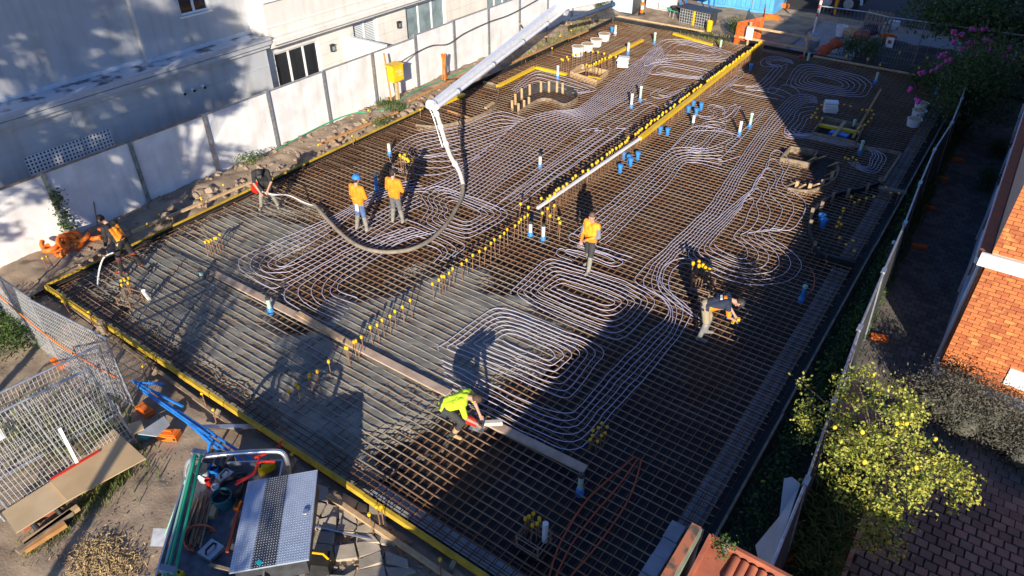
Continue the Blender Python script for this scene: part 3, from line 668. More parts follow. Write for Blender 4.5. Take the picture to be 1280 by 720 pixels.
bundle('hairpins of pale heating pipe beside the green standpipes', [(850, 185), (862, 172), (880, 154), (893, 152), (907, 157), (893, 172), (876, 190), (860, 188)], [(862, 182), (868, 176), (882, 161), (890, 159), (893, 161), (884, 171), (872, 182), (866, 183)], 3)
bundle('long hairpin of pale heating pipe in the sun beside the dark corner', [(960, 135), (940, 158), (905, 194), (897, 198), (903, 202), (925, 195)], [(955, 137), (945, 147), (915, 176), (908, 182), (908, 190), (918, 188)], 2)
bundle('wavy pale heating pipes beside the yellow beam at the far end', [(838, 108), (822, 116), (830, 120), (845, 114), (860, 110), (852, 122), (838, 128), (850, 130), (862, 124)], [(826, 110), (812, 118), (824, 123), (840, 119), (852, 114), (845, 124), (830, 131), (842, 133), (856, 130)], 2)
bundle('parallel pale heating pipes left of the white rail, between the dark standpipe and the band', [(598, 262), (650, 226), (690, 197), (738, 163)], [(640, 262), (690, 226), (738, 192), (790, 155)], 4)
bundle('long hairpin of pale heating pipe right of the blue caps', [(842, 183), (858, 168), (874, 163), (905, 165), (916, 170), (905, 178)], [(836, 190), (850, 172), (868, 158), (896, 160), (925, 172), (916, 184)], 2)
bundle('winding pale heating pipes beside the far end of the yellow beam in the sun', [(880, 118), (900, 104), (914, 92), (925, 88), (930, 94), (915, 104), (900, 116)], [(886, 121), (905, 107), (918, 96), (921, 95), (922, 97), (908, 108), (896, 119)], 2)
# ================================================================== starter bars with yellow caps
_b = MB(); _b.tube([(0, 0, -.2), (.004, .004, .15), (0, 0, .5)], .011, 5); _bo = None
_c = MB(); _c.lathe((0, 0, .455), [(.026, 0), (.034, .012), (.034, .07), (.024, .088)], 8)
protoS = None
def starter(p, label, grp, h=.5, fat=1.0):
    global protoS
    if protoS is None:
        protoS = thing('starter_bar', label, 'starter bar', p, 0, grp); _b.build('bar', m_rust, protoS, smooth=True); _c.build('cap', m_ycap, protoS, smooth=True); r = protoS
    else: r = dup(protoS, p, random.uniform(0, 6), label, grp, tilt=(random.gauss(0, .035), random.gauss(0, .035)))
    r.scale = (fat, fat, h / .5); return r
LR = 'rusty starter bar with yellow cap in the row down the middle of the wet concrete'
for ir, (px, py) in enumerate([(361, 489), (371, 480), (371, 485), (386, 467), (386, 471), (395, 465), (410, 451), (432, 434), (434, 436), (442, 427), (446, 427), (452, 421), (463, 410), (471, 407), (478, 400), (486, 396), (493, 390), (503, 383), (513, 376), (541, 355), (549, 350), (553, 346), (556, 345), (561, 341), (567, 336), (577, 330), (584, 325), (590, 319), (599, 314), (605, 310), (613, 304), (619, 299), (624, 296), (630, 291), (635, 287), (642, 282), (648, 278), (652, 274), (656, 271), (660, 269)]):
    p = at(px, py, .5); p.z = 0; starter(p, nth(ir) + ' capped starter bar from the near end of the row down the slab', 'starter bars in the row down the slab')
CL = sorted([(650, 255), (660, 259), (677, 248), (687, 247), (677, 266), (685, 260), (693, 257), (687, 269), (698, 273), (700, 279)])
rail = thing('beam_rail', 'white fronted yellow rail carried on upright bars along the middle of the slab', 'rail', (-10.12, 16.2, 0))
r0 = at(672, 259, .5); r1 = at(800, 172, .5); r2 = at(952, 53, .5)
b = MB(); b.beam(r0 - Vector(rail.location) + Vector((0, 0, -.03)), r1 - Vector(rail.location) + Vector((0, 0, -.03)), .07, .08); b.build('white_rail', m_white, rail)
b = MB(); b.beam(r1 - Vector(rail.location) + Vector((0, 0, -.03)), r2 - Vector(rail.location) + Vector((0, 0, -.03)), .15, .13); b.build('yellow_rail', m_ycap, rail)
L = (r2 - r0).length; n = int(L / .2); d = (r2 - r0) / n
for k in range(n):
    p = r0 + d * (k + .5) + Vector((random.gauss(0, .02), 0, 0)); p.z = .06
    if random.random() < .85: starter(p, nth(k) + ' starter bar from the near end of the long white and yellow rail', 'starter bars along the rail', .5, 1.35)
b = MB(); 
for k in range(n * 2):
    p = r0 + d * (k * .5) - Vector(rail.location) + Vector((.13, 0, 0)); b.tube([(p.x, p.y, -.2), (p.x, p.y, .44)], .008, 4)
tag(b.build('upright_bars', m_rust, rail), kind='stuff')
b = MB(); p = r0 - Vector(rail.location); q_ = r2 - Vector(rail.location); b.beam((p.x - .28, p.y, -.10), (q_.x - .28, q_.y, -.10), .30, .19); b.build('dark_strip', m_black, rail)  # black strip darkens the band where the rail's shadow falls
def group(lst, label, grp, h=.5, z=None):
    for i, (px, py) in enumerate(sorted(lst)): p = at(px, py, h); p.z = 0; starter(p, (nth(i) + ' from the left: ' if len(lst) > 1 else '') + label, grp, h, 1.3 if p.y > 14 else 1.0)
group(CL, 'starter bar clustered at the near end of the white rail', 'starter bars at the near end of the rail')
group([(255, 303), (258, 301), (261, 302), (264, 300), (268, 298), (271, 297), (274, 294)], 'capped starter bar in the short row left of the plank end', 'starter bars left of the plank end', .45)
group([(150, 351), (155, 349), (160, 348), (152, 356), (159, 354), (156, 350)], 'capped starter bar in the dark cluster by the left worker', 'starter bars by the left worker', .42)
group([(500, 194), (503, 196), (506, 198), (509, 199), (512, 201), (516, 199), (505, 194)], 'capped starter bar beside the two workers in orange', 'starter bars beside the two workers', .55)
group([(868, 329), (874, 332), (881, 335), (887, 337), (871, 327), (878, 331)], 'capped starter bar behind the stooping worker', 'starter bars behind the stooping worker', .6)
group([(742, 538), (748, 534), (753, 529), (740, 545), (746, 552), (752, 544), (758, 534), (738, 549), (756, 541)], 'capped starter bar at the end of the shaded coil', 'starter bars at the end of the coil', .3)
group([(657, 649), (660, 646), (666, 642), (674, 646), (675, 650), (671, 655), (664, 657), (662, 644)], 'capped starter bar in the dark cage at the near edge', 'starter bars in the near cage', .42)
group([(1019, 141), (1022, 136), (1027, 131), (1033, 127), (1016, 144), (1014, 147), (1021, 147), (1028, 148), (1046, 130), (1055, 131), (1063, 133), (1078, 137), (1084, 138), (1090, 138), (1092, 143), (1090, 148), (1085, 152), (1082, 156), (1077, 158), (1073, 160)], 'capped starter bar around the square pit', 'starter bars around the square pit', .35)
group([(1057, 197), (1061, 199), (1067, 197), (1071, 200)], 'capped starter bar above the round pit', 'starter bars above the round pit', .3)
group([(1064, 246), (1069, 253), (1074, 250), (1083, 248), (1093, 246), (1055, 260), (1055, 264), (1050, 272), (1048, 278), (1052, 280), (1046, 283), (1050, 297), (1058, 306), (1067, 301), (1067, 313), (1107, 234), (1114, 241), (1124, 242)], 'capped starter bar inside the curved black step', 'starter bars inside the curved step', .3)
group([(702, 74), (705, 75), (709, 71), (711, 74), (716, 69), (721, 68), (727, 66), (734, 64), (740, 64), (748, 65), (755, 67), (763, 70), (770, 71), (742, 80), (745, 78), (749, 76), (753, 74), (757, 73), (761, 72), (765, 70), (737, 82), (733, 81)], 'capped starter bar around the timber lined pit', 'starter bars around the timber lined pit', .55)
group([(1085, 74), (1100, 81), (1125, 66), (1150, 85), (1160, 72), (1058, 71)], 'dark starter post with yellow cap standing along the far right batten', 'posts along the far right batten', .6)
group([(471, 634), (476, 633), (462, 643), (549, 698)], 'dark stake with yellow cap outside the near yellow form board', 'capped stakes outside the near form', .4)
group([(80, 376), (110, 390), (181, 445), (177, 457), (252, 492), (265, 512), (60, 320), (53, 323), (365, 568)], 'short peg with yellow cap in the dirt outside the near form', 'capped pegs outside the near form', .3)
group([(184, 280), (199, 268), (250, 247), (252, 249), (279, 231), (398, 181), (440, 170), (455, 150), (460, 138), (525, 137)], 'short peg with yellow cap in the rubble bank', 'capped pegs on the rubble bank', .35)
group([(690, 60), (700, 45), (714, 38), (722, 31), (733, 22)], 'short peg with yellow cap on the far bank beside the boom', 'capped pegs on the far bank', .35)
# ================================================================== risers and caps
def riser(px, py, label, h=.42, cols=None, r=.055):
    p = at(px, py, 0); o = thing('standpipe', label, 'standpipe', p, random.uniform(0, 6))
    cols = cols or (m_bluep, m_wpl, m_dgrey)
    b = MB(); b.lathe((0, 0, -.1), [(r * 1.5, 0), (r * 1.5, .16), (r * 1.05, .19)], 10); b.build('collar', cols[0], o, smooth=True)
    b = MB(); b.lathe((0, 0, .09), [(r, 0), (r, h - .12), (r * .96, h - .12)], 10); b.build('pipe', cols[1], o, smooth=True)
    b = MB(); b.lathe((0, 0, h - .03), [(r * 1.12, 0), (r * 1.12, .06), (r * .8, .075)], 10); b.build('cap', cols[2], o, smooth=True)
for px, py, lab, h, c in [(675, 208, 'white standpipe with dark cap in the middle of the left mesh', .42, (m_bluep, m_wpl, m_dgrey)), (663, 293, 'left of two white capped standpipes beside the row of pins', .4, (m_bluep, m_wpl, m_dgrey)), (679, 298, 'right of two white capped standpipes beside the row of pins', .45, (m_bluep, m_wpl, m_dgrey)),
    (789, 133, 'slim pale standpipe left of its taller twin by the far pipe hairpins', .5, (m_bluep, m_wpl, m_wpl)), (800, 125, 'slim tall pale standpipe by the far pipe hairpins', .55, (m_bluep, m_gpl, m_wpl)), (697, 97, 'white and blue standpipe beside the yellow strip', .5, (m_bluep, m_wpl, m_wpl)), (818, 53, 'pale standpipe at the far end near the black form', .45, (m_bluep, m_gpl, m_wpl)), (785, 66, 'pale standpipe beside the far yellow strip', .45, (m_bluep, m_wpl, m_wpl)),
    (900, 61, 'pale green standpipe against the far black form by the yellow beam', .4, (m_dgrey, m_gpl, m_gpl)), (1009, 78, 'green standpipe at the far form below the pine batten', .4, (m_dgrey, m_gpl, m_gpl)), (1094, 103, 'green standpipe at the end of the far right coil', .4, (m_bluep, m_gpl, m_gpl)), (937, 158, 'green standpipe with blue collar nearer the far corner', .5, (m_bluep, m_gpl, m_wpl)), (924, 167, 'green standpipe with blue collar left of its twin', .45, (m_bluep, m_wpl, m_wpl)),
    (866, 156, 'short white standpipe right of the yellow beam', .35, (m_dgrey, m_wpl, m_gpl)), (1075, 190, 'green standpipe with blue collar near the timber step frame', .4, (m_bluep, m_gpl, m_gpl)), (1002, 374, 'green capped blue standpipe near the right edge beam', .4, (m_bluep, m_bluep, m_gpl)), (725, 614, 'green and blue standpipe at the end of the plank', .45, (m_bluep, m_gpl, m_dgrey)), (338, 388, 'green and blue standpipe beside the plank', .38, (m_bluep, m_gpl, m_dgrey)), (253, 347, 'green standpipe at the left end of the plank', .25, (m_dgrey, m_gpl, m_dgrey)),
    (471, 236, 'blue standpipe between the two workers in orange', .5, (m_bluep, m_bluep, m_gpl)), (487, 192, 'white and blue standpipe behind the worker in the black cap', .35, (m_bluep, m_wpl, m_gpl)), (1066, 160, 'pale green standpipe inside the square pit', .3, (m_dgrey, m_gpl, m_gpl)), (769, 42, 'yellow topped white standpipe beside the buckets', .4, (m_wpl, m_wpl, m_ycap)), (1170, 118, 'blue standpipe leaning in the shrub corner', .4, (m_bluep, m_bluep, m_ycap)), (1108, 330, 'dark post with pale top at the right edge beam', .7, (m_dgrey, m_dgrey, m_wpl))]:
    riser(px, py, lab, h, c)
def bluecap(px, py, label, s=1.0, mat=None):
    p = at(px, py, 0); o = thing('pipe_stopper', label, 'pipe cap', p, 0, 'blue pipe caps on the mesh'); mt = mat or m_bluep
    b = MB(); b.lathe((0, 0, -.05), [(.07 * s, 0), (.07 * s, .2), (.085 * s, .2), (.085 * s, .24)], 10); b.build('body', mt, o, smooth=True)
    b = MB(); b.lathe((0, 0, .19), [(.10 * s, 0), (.10 * s, .06), (.07 * s, .075)], 10); b.build('lid', mt, o, smooth=True)
LB = ' from the left of the bright blue pipe caps right of the long rail'
for k, (px, py) in enumerate(sorted([(775, 214), (786, 202), (779, 198), (788, 206), (797, 198), (860, 140), (866, 133), (870, 143), (876, 136), (825, 166), (834, 168)])): bluecap(px, py, nth(k) + LB)
bluecap(938, 87, 'lone bright blue pipe cap in the shade by the yellow beam'); bluecap(1026, 277, 'bright blue pipe cap inside the curved step', 1.2); bluecap(765, 40, 'bright blue pipe cap beside the far buckets', 1.2)
bluecap(600, 535, 'flat blue pipe cap under the pale offcut by the saw', 1.1); bluecap(1028, 283, 'lower bright blue pipe cap inside the curved step', 1.1)
b = MB(); b.tube([(0, 0, 0), (.1, -.12, .38)], .055, 10); tag(b.build('pipe_offcut', m_wpl, loc=at(187, 374, .0), smooth=True), 'white pipe offcut standing tilted in the wet concrete', 'pipe')
b = MB(); b.tube([(0, 0, 0), (.03, 0, .38)], .07, 10); tag(b.build('pipe_offcut', m_oldtim, loc=at(130, 416, -.05), smooth=True), 'short tan tube standing on the yellow near form board', 'tube')
b = MB(); b.tube([(0, 0, 0), (.0, 0, .5)], .055, 10); tag(b.build('pipe_offcut', m_wpl, loc=at(681, 676, -.05), smooth=True), 'grey white pipe beside the dark cage at the near edge', 'pipe')
# yellow strips
for lab, p, q_ in [('yellow top strip on the left form between boom and kidney pit', (622, 108), (669, 84)), ('yellow top strip beside the timber lined pit', (669, 84), (708, 93)), ('yellow top strip at the far mesh joint', (740, 82), (803, 50)), ('yellow strip at the far form right of the black sheet', (842, 42), (890, 56)), ('yellow form strip under the boom tip', (553, 130), (580, 118)), ('yellow board across the square pit', (1024, 156), (1074, 166))]:
    timber(lab, at(*p, .08), at(*q_, .08), .16, .10, m_ycap, 'yellow_strip', 'strip')
# near cage
cg = thing('pit_cage', 'small dark rebar cage set in a box near the near edge in the shade', 'cage', at(667, 680, -.05))
for dx, dy in ((-.22, -.2), (.22, -.2), (.22, .2), (-.22, .2)):
    b = MB(); b.beam((dx, dy, -.2), (dx, dy, .3), .03, .03); b.build('upright', m_rust, cg)
for z in (.1, .28):
    b = MB(); b.tube([(-.24, -.22, z), (.24, -.22, z), (.24, .22, z), (-.24, .22, z)], .012, 5, closed=True); b.build('tie', m_rebar, cg)
b = MB(); b.box((0, 0, -.15), (.5, .46, .2)); b.build('box', m_black, cg)
cg2 = dup(cg, at(165, 380, -.05), .2, 'small rebar cage in the wet concrete near the left worker')
cg3 = dup(cg, at(505, 222, -.0), .1, 'dark rebar cage beside the two workers in orange', sc=(1.1, 1.1, 1.6)); cg4 = dup(cg, at(878, 362, 0), .1, 'dark rebar cage behind the stooping worker', sc=(1.1, 1.1, 1.3))
# ------------------------------------------------------------------ pits
pit = thing('round_pit_form', 'half round timber pit form with braces in the shade at right', 'pit form', at(1005, 215, 0)); O = Vector(pit.location)
def strip(name, pts, z0, z1, t, mat, par, O):
    for i in range(len(pts) - 1):
        a, c = pts[i] - O, pts[i + 1] - O; b = MB(); b.beam((a.x, a.y, (z0 + z1) / 2), (c.x, c.y, (z0 + z1) / 2), t, z1 - z0); b.build(name, mat, par)
arc = crom(PX([(1046, 205), (1048, 213), (1043, 224), (1030, 233), (1010, 239), (985, 236)], 0), 4)
strip('curved_board', arc, -.3, .05, .05, m_oldtim, pit, O)
strip('box_board', PX([(976, 198), (988, 184), (1022, 190), (1012, 205), (976, 198)], 0), -.2, .05, .05, m_oldtim, pit, O)
hub = at(1008, 212, .1) - O
for px, py in [(1046, 208), (1044, 218), (1036, 228), (1022, 235), (1005, 236), (992, 234), (1030, 200), (1018, 202)]:
    a = at(px, py, .05) - O; b = MB(); m_ = a + Vector((-.42 + .14 * random.random(), .34 - .2 * random.random(), 0)); b.beam((a.x, a.y, .20), (m_.x, m_.y, -.16), .10, .045); b.build('brace', m_timber if px % 4 else m_oldtim, pit)
for px, py in [(996, 232), (1012, 235), (1028, 230), (1040, 220)]:
    a = at(px, py, 0) - O; b = MB(); b.beam((a.x, a.y, -.3), (a.x, a.y, .16), .10, .05); b.build('stake', m_timber, pit)
b = MB(); b.prism([(p[0] - O.x, p[1] - O.y) for p in hcirc], -.6, -.2); b.build('pit_floor', m_black, pit)
kp = thing('kidney_pit_form', 'kidney shaped timber pit form with upright studs beside the far yellow strip', 'pit form', at(680, 120, 0)); O = Vector(kp.location)
back = crom(PX([(640, 132), (645, 122), (660, 113), (680, 108), (700, 109), (716, 115), (722, 122)], 0), 3); strip('curved_board', back, -.25, .14, .04, m_dgrey, kp, O)
front = crom(PX([(648, 140), (662, 130), (676, 123), (690, 124), (706, 130), (722, 122)], 0), 3); strip('curved_board', front, -.25, .02, .04, m_oldtim, kp, O)
for px, py in [(640, 133), (644, 125), (652, 118), (662, 113), (676, 109), (686, 109), (696, 109), (703, 111), (648, 137), (655, 133), (661, 129)]:
    a = at(px, py, 0) - O; b = MB(); b.beam((a.x + .06, a.y - .06, -.2), (a.x + .02, a.y - .02, .28), .09, .05); b.build('stud', m_timber, kp)
b = MB(); b.prism([(p[0] - O.x, p[1] - O.y) for p in hkid], -.6, -.22); b.build('pit_floor', m_dgrey, kp)
sp = thing('square_pit_form', 'rectangular dark pit form with timber crosspiece in the shade at far right', 'pit form', at(1046, 163, 0)); O = Vector(sp.location)
strip('side_board', PX([(1030, 149), (1079, 160), (1069, 181), (1014, 169), (1030, 149)], 0), -.2, .14, .05, m_oldtim, sp, O)
a, c = at(1056, 152, .15) - O, at(1042, 170, .15) - O; b = MB(); b.beam(a, c, .12, .04); b.build('crosspiece', m_timber, sp)
b = MB(); b.prism([(p[0] - O.x, p[1] - O.y) for p in hsq], -.6, -.2); b.build('pit_floor', m_black, sp)
b = MB(); p1, p2 = at(1038, 165, .02) - O, at(1060, 171, .02) - O; b.beam(p1, p2, .35, .12); b.build('blue_liner', m_blues, sp)
tp = thing('timber_pit_form', 'timber lined pit ringed by rusty pins near the white buckets', 'pit form', at(738, 92, 0)); O = Vector(tp.location)
strip('side_board', PX([(713, 91), (727, 82), (760, 90), (745, 102), (713, 91)], 0), -.2, .08, .05, m_timber, tp, O)
a, c = at(718, 92, .1) - O, at(742, 84, .1) - O; b = MB(); b.beam(a, c, .12, .05); b.build('crosspiece', m_timber, tp)
b = MB(); b.beam(at(735, 95, .1) - O, at(752, 98, .1) - O, .1, .05); b.build('crosspiece', m_yel, tp)
b = MB(); b.prism([(p[0] - O.x, p[1] - O.y) for p in hleft], -.6, -.2); b.build('pit_floor', m_black, tp)
# curved step form right, and curved edge form near boom
cs = thing('curved_step_form', 'curved black step form round the shower area at the right edge', 'step form', at(1060, 280, 0)); O = Vector(cs.location)
strip('curved_board', crom(PX([(1098, 232), (1075, 239), (1050, 244), (1030, 253), (1018, 265), (1011, 280), (1012, 298), (1018, 313), (1026, 322)], 0), 3), -.2, .14, .08, m_blk, cs, O)
strip('straight_board', PX([(1026, 322), (1068, 333)], 0), -.2, .14, .08, m_blk, cs, O)
for px, py in [(1098, 231), (1083, 239), (1059, 245), (1040, 250), (1026, 262), (1014, 270), (1012, 285), (1017, 312)]:
    a = at(px, py, 0) - O; b = MB(); b.beam((a.x, a.y, -.1), (a.x, a.y, .28), .09, .05); b.build('peg', m_oldtim, cs)
ce = thing('curved_edge_form', 'curved pale step form at the left edge below the boom', 'step form', at(620, 130, 0)); O = Vector(ce.location)
strip('curved_board', crom(PX([(604, 104), (622, 109), (622, 125), (614, 138), (595, 148), (570, 155), (545, 160), (520, 158)], 0), 3), -.2, .10, .035, m_oldtim, ce, O)
b = MB(); b.beam(at(607, 135, .12) - O, at(617, 128, .12) - O, .12, .06); b.build('block', m_timber, ce)
timber('orange timber strut lying inside the curved edge form', at(560, 138, .1), at(587, 147, .1), .07, .05, m_ortim)
# conduits
for k, P_ in enumerate([[(686, 722), (700, 680), (730, 630), (760, 600), (793, 571)], [(694, 722), (715, 680), (745, 640), (775, 605), (797, 574)], [(712, 722), (740, 690), (770, 650), (790, 615), (802, 575)]]):
    P3 = crom([at(a, c, .03) for a, c in P_], 6); b = MB(); b.tube(P3, .016, 6); tag(b.build('orange_conduit', m_orpipe, smooth=True), ['orange conduit laid over the near mesh in the shade, left strand', 'orange conduit laid over the near mesh in the shade, middle strand', 'orange conduit laid over the near mesh in the shade, right strand'][k], 'conduit')
b = MB(); b.tube(crom([at(1003, 372, .03), at(1016, 362, .03), at(1018, 345, .03), at(1012, 335, .03)], 6), .014, 6); tag(b.build('orange_conduit', m_orpipe, smooth=True), 'short curl of orange conduit by the blue standpipe at right', 'conduit')
# white buckets and rolls
bk = thing('bucket', 'white bucket nearest of the four near the far left form', 'bucket', at(722, 69, 0))
b = MB(); b.lathe((0, 0, -.02), [(.26, 0), (.30, .42), (.32, .42), (.32, .45), (.295, .45), (.28, .43)], 16); b.build('tub', m_wpl, bk, smooth=True)
b = MB(); b.lathe((0, 0, .40), [(.29, 0), (.26, .035), (.0, .04)], 16); b.build('contents', m_timber, bk)
for px, py, lab in [(734, 63, 'white bucket second from the near end of the four'), (745, 57, 'white bucket third from the near end of the four'), (755, 50, 'white bucket farthest of the four near the far left form'), (1141, 157, 'white bucket nearest of the three at the right edge in the shade'), (1147, 146, 'white bucket in the middle of the three at the right edge in the shade'), (1150, 137, 'white bucket farthest of the three at the right edge in the shade')]: dup(bk, at(px, py, 0), random.random() * 6, lab, sc=(.85, .85, .65) if px > 1000 else (1, 1, .75))
def stack(px, py, lab):
    o = thing('spacer_stack', lab, 'spacers', at(px, py, 0), .4)
    for k in range(5): b = MB(); b.box((random.gauss(0, .03), random.gauss(0, .03), .05 + k * .09), (.5, .34, .06), rz=random.gauss(0, .1)); b.build('spacer_bundle', m_wpl, o)
stack(778, 83, 'white stack of bundled bar spacers beside the timber lined pit'); stack(1037, 140, 'white stack of bundled bar spacers beside the square pit')
# ================================================================== PEOPLE
def cone(b, p0, r0, p1, r1, n=10, sq=None):   # closed round-ended tapered limb
    p0 = Vector(p0); p1 = Vector(p1); d = p1 - p0; L = max(d.length, 1e-4); d = d / L
    P = []; Rr = []
    for a in (-80, -50, -20): P.append(p0 + d * (r0 * math.sin(R_(a)))); Rr.append(r0 * math.cos(R_(a)))
    for a in (20, 50, 80): P.append(p1 + d * (r1 * math.sin(R_(a)))); Rr.append(r1 * math.cos(R_(a)))
    b.tube(P, Rr, n)
def fuse(b, name, mat, parent, vox, zone=None, sm=2):
    me = bpy.data.meshes.new('tmp'); me.from_pydata(b.v, [], b.f); o = bpy.data.objects.new('tmp', me); COL.objects.link(o)
    m = o.modifiers.new('r', 'REMESH'); m.mode = 'VOXEL'; m.voxel_size = vox
    if sm: s = o.modifiers.new('s', 'SMOOTH'); s.iterations = sm; s.factor = .5
    bpy.context.view_layer.update(); dg = bpy.context.evaluated_depsgraph_get()
    me2 = bpy.data.meshes.new_from_object(o.evaluated_get(dg)); bpy.data.objects.remove(o); bpy.data.meshes.remove(me)
    me2.name = name; me2.materials.clear()
    for x in (mat if isinstance(mat, (list, tuple)) else [mat]): me2.materials.append(x)
    n = len(me2.polygons); me2.polygons.foreach_set('use_smooth', [True] * n)
    me2.polygons.foreach_set('material_index', [zone(p.center) for p in me2.polygons] if zone else [0] * n)
    o = bpy.data.objects.new(name, me2); COL.objects.link(o); o.parent = parent; return o
def hand(b, w_, d, side, grip=.9):   # palm, four unequal bent fingers, thumb from the side of the palm
    w_ = Vector(w_); d = Vector(d).normalized(); up = Vector((0, 0, 1)); x = d.cross(up)
    x = (x if x.length > .1 else Vector((0, 1, 0))).normalized(); nrm = x.cross(d).normalized()
    for k in (-1, 0, 1): cone(b, w_ + x * (.022 * k), .014, w_ + d * .085 + x * (.027 * k), .013, 6)
    for k, L in enumerate((.062, .075, .07, .055)):
        o = w_ + d * .088 + x * (-.036 + .024 * k); a = o + (d * math.cos(grip * .5) - nrm * math.sin(grip * .5)) * L * .5
        c = a + (d * math.cos(grip * 1.5) - nrm * math.sin(grip * 1.5)) * L * .5; cone(b, o, .0095, a, .009, 6); cone(b, a, .009, c, .0075, 6)
    o = w_ + d * .03 + x * (-.03 * side); a = o + (d * .6 - x * (.7 * side) - nrm * .35).normalized() * .04; c = a + (d * .8 - x * (.1 * side) - nrm * .5).normalized() * .03
    cone(b, o, .013, a, .011, 6); cone(b, a, .011, c, .009, 6)
def lerp(a, c, t): return Vector(a).lerp(Vector(c), t)
def person(label, loc, rz, J, top, legs, boots, sleeve=1.0, leglen=1.0, hat=None, zone=None, hair=m_hair, boot_h=.38, extra=None, hair_vol=1):
    o = thing('person', label, 'person', loc, R_(rz), 'workers on the site'); J = {k: Vector(v) for k, v in J.items()}
    b = MB(); H = J['head']; fd = J['face'].normalized(); up = (H - J['neck']).normalized(); lf = up.cross(fd).normalized(); fd = lf.cross(up).normalized()
    # skin: head, neck, torso, arms, hands, legs, feet as one surface
    cone(b, H + up * .035 - fd * .012, .088, H - up * .005 + fd * .01, .078, 12); cone(b, H + fd * .015 - up * .03, .068, H + fd * .045 - up * .075, .042, 10)
    cone(b, H + fd * .085 + up * .01, .012, H + fd * .108 - up * .025, .017, 8)
    for s in (1, -1): cone(b, H + lf * (.082 * s) + up * .02 - fd * .01, .016, H + lf * (.086 * s) - up * .02 - fd * .005, .012, 6); cone(b, H + fd * .078 + lf * (.02 * s) + up * .033, .011, H + fd * .074 + lf * (.045 * s) + up * .03, .009, 6)
    cone(b, J['neck'] - up * .05, .062, H - up * .05, .055, 10)
    cone(b, J['chest'], .125, J['pelvis'], .12, 12)
    hipv = (J['hl'] - J['hr']).normalized()
    for s, sh, hp in ((1, 'sl', 'hl'), (-1, 'sr', 'hr')):
        cone(b, lerp(J['chest'], J[sh], .55), .11, lerp(J['pelvis'], J[hp], .6), .105, 10); cone(b, J['neck'] - up * .05, .06, J[sh], .062, 8)
    for s, a in ((1, 'l'), (-1, 'r')):
        cone(b, J['s' + a], .06, J['e' + a], .043); cone(b, J['e' + a], .043, J['w' + a], .029); hand(b, J['w' + a], J['w' + a] - J['e' + a], s)
        cone(b, J['h' + a], .09, J['k' + a], .06); cone(b, lerp(J['k' + a], J['a' + a], .02), .058, J['a' + a], .038); cone(b, J['a' + a], .038, J['t' + a], .03)
    fuse(b, 'body', m_skin, o, .0075, sm=1)
    for s in (1, -1):
        q = MB(); q.ball(H + fd * .083 + lf * (.032 * s) + up * .015, .011, 6, 4); q.build('eye', m_hair, o, smooth=True)
    q = MB(); cone(q, H + fd * .082 + lf * .018 - up * .052, .006, H + fd * .082 - lf * .018 - up * .052, .006, 5); q.build('mouth', M('lips', (.35, .13, .1), None, 5, .5), o, smooth=True)
    # clothes
    b = MB()
    cone(b, J['chest'], .142, J['pelvis'], .138, 14)
    for sh, hp in (('sl', 'hl'), ('sr', 'hr')): cone(b, lerp(J['chest'], J[sh], .6), .125, lerp(J['pelvis'], J[hp], .7), .118, 12); cone(b, J['neck'] - up * .075, .075, J[sh], .075, 10)
    for a in 'lr':
        t1 = min(1, sleeve * 2); t2 = max(0, sleeve * 2 - 1)
        cone(b, J['s' + a], .078, lerp(J['s' + a], J['e' + a], t1), .062)
        if t2: cone(b, J['e' + a], .062, lerp(J['e' + a], J['w' + a], t2 * .96), .046)
    for k in range(16):   # folds
        t = random.random(); c = lerp(J['chest'], J['pelvis'], t); dv = Vector((random.gauss(0, 1), random.gauss(0, 1), random.gauss(0, .3))).normalized() * .115
        cone(b, c + dv, .03, c + dv + Vector((random.gauss(0, .05), random.gauss(0, .05), random.gauss(0, .03))), .024, 6)
    fuse(b, 'shirt', top, o, .014, zone)
    b = MB(); cone(b, J['pelvis'] + Vector((0, 0, .02)), .13, J['pelvis'] - Vector((0, 0, .04)), .13, 12)
    for a in 'lr':
        cone(b, lerp(J['pelvis'], J['h' + a], .7), .12, lerp(J['h' + a], J['k' + a], min(1, leglen * 2)), .078 if leglen > .55 else .092)
        if leglen > .55: cone(b, J['k' + a], .078, lerp(J['k' + a], J['a' + a], leglen * 2 - 1), .066)
    fuse(b, 'trousers' if leglen > .6 else 'shorts', legs, o, .014)
    for a in 'lr':
        b = MB(); top_ = lerp(J['a' + a], J['k' + a], boot_h / .42 * .95); cone(b, top_, .078, J['a' + a], .06); ft = (J['t' + a] - J['a' + a]); ft.z = 0
        f0 = J['a' + a] - Vector((0, 0, .03)) - ft.normalized() * .03; f1 = J['a' + a] + ft.normalized() * .17 - Vector((0, 0, .04)); cone(b, f0, .05, f1, .045); fuse(b, 'boot', boots, o, .012)
    # hair or hat
    b = MB(); cone(b, H + up * .05 - fd * .02, .093, H + up * .02 - fd * .03, .088, 12); fuse(b, 'hair', hair, o, .012)
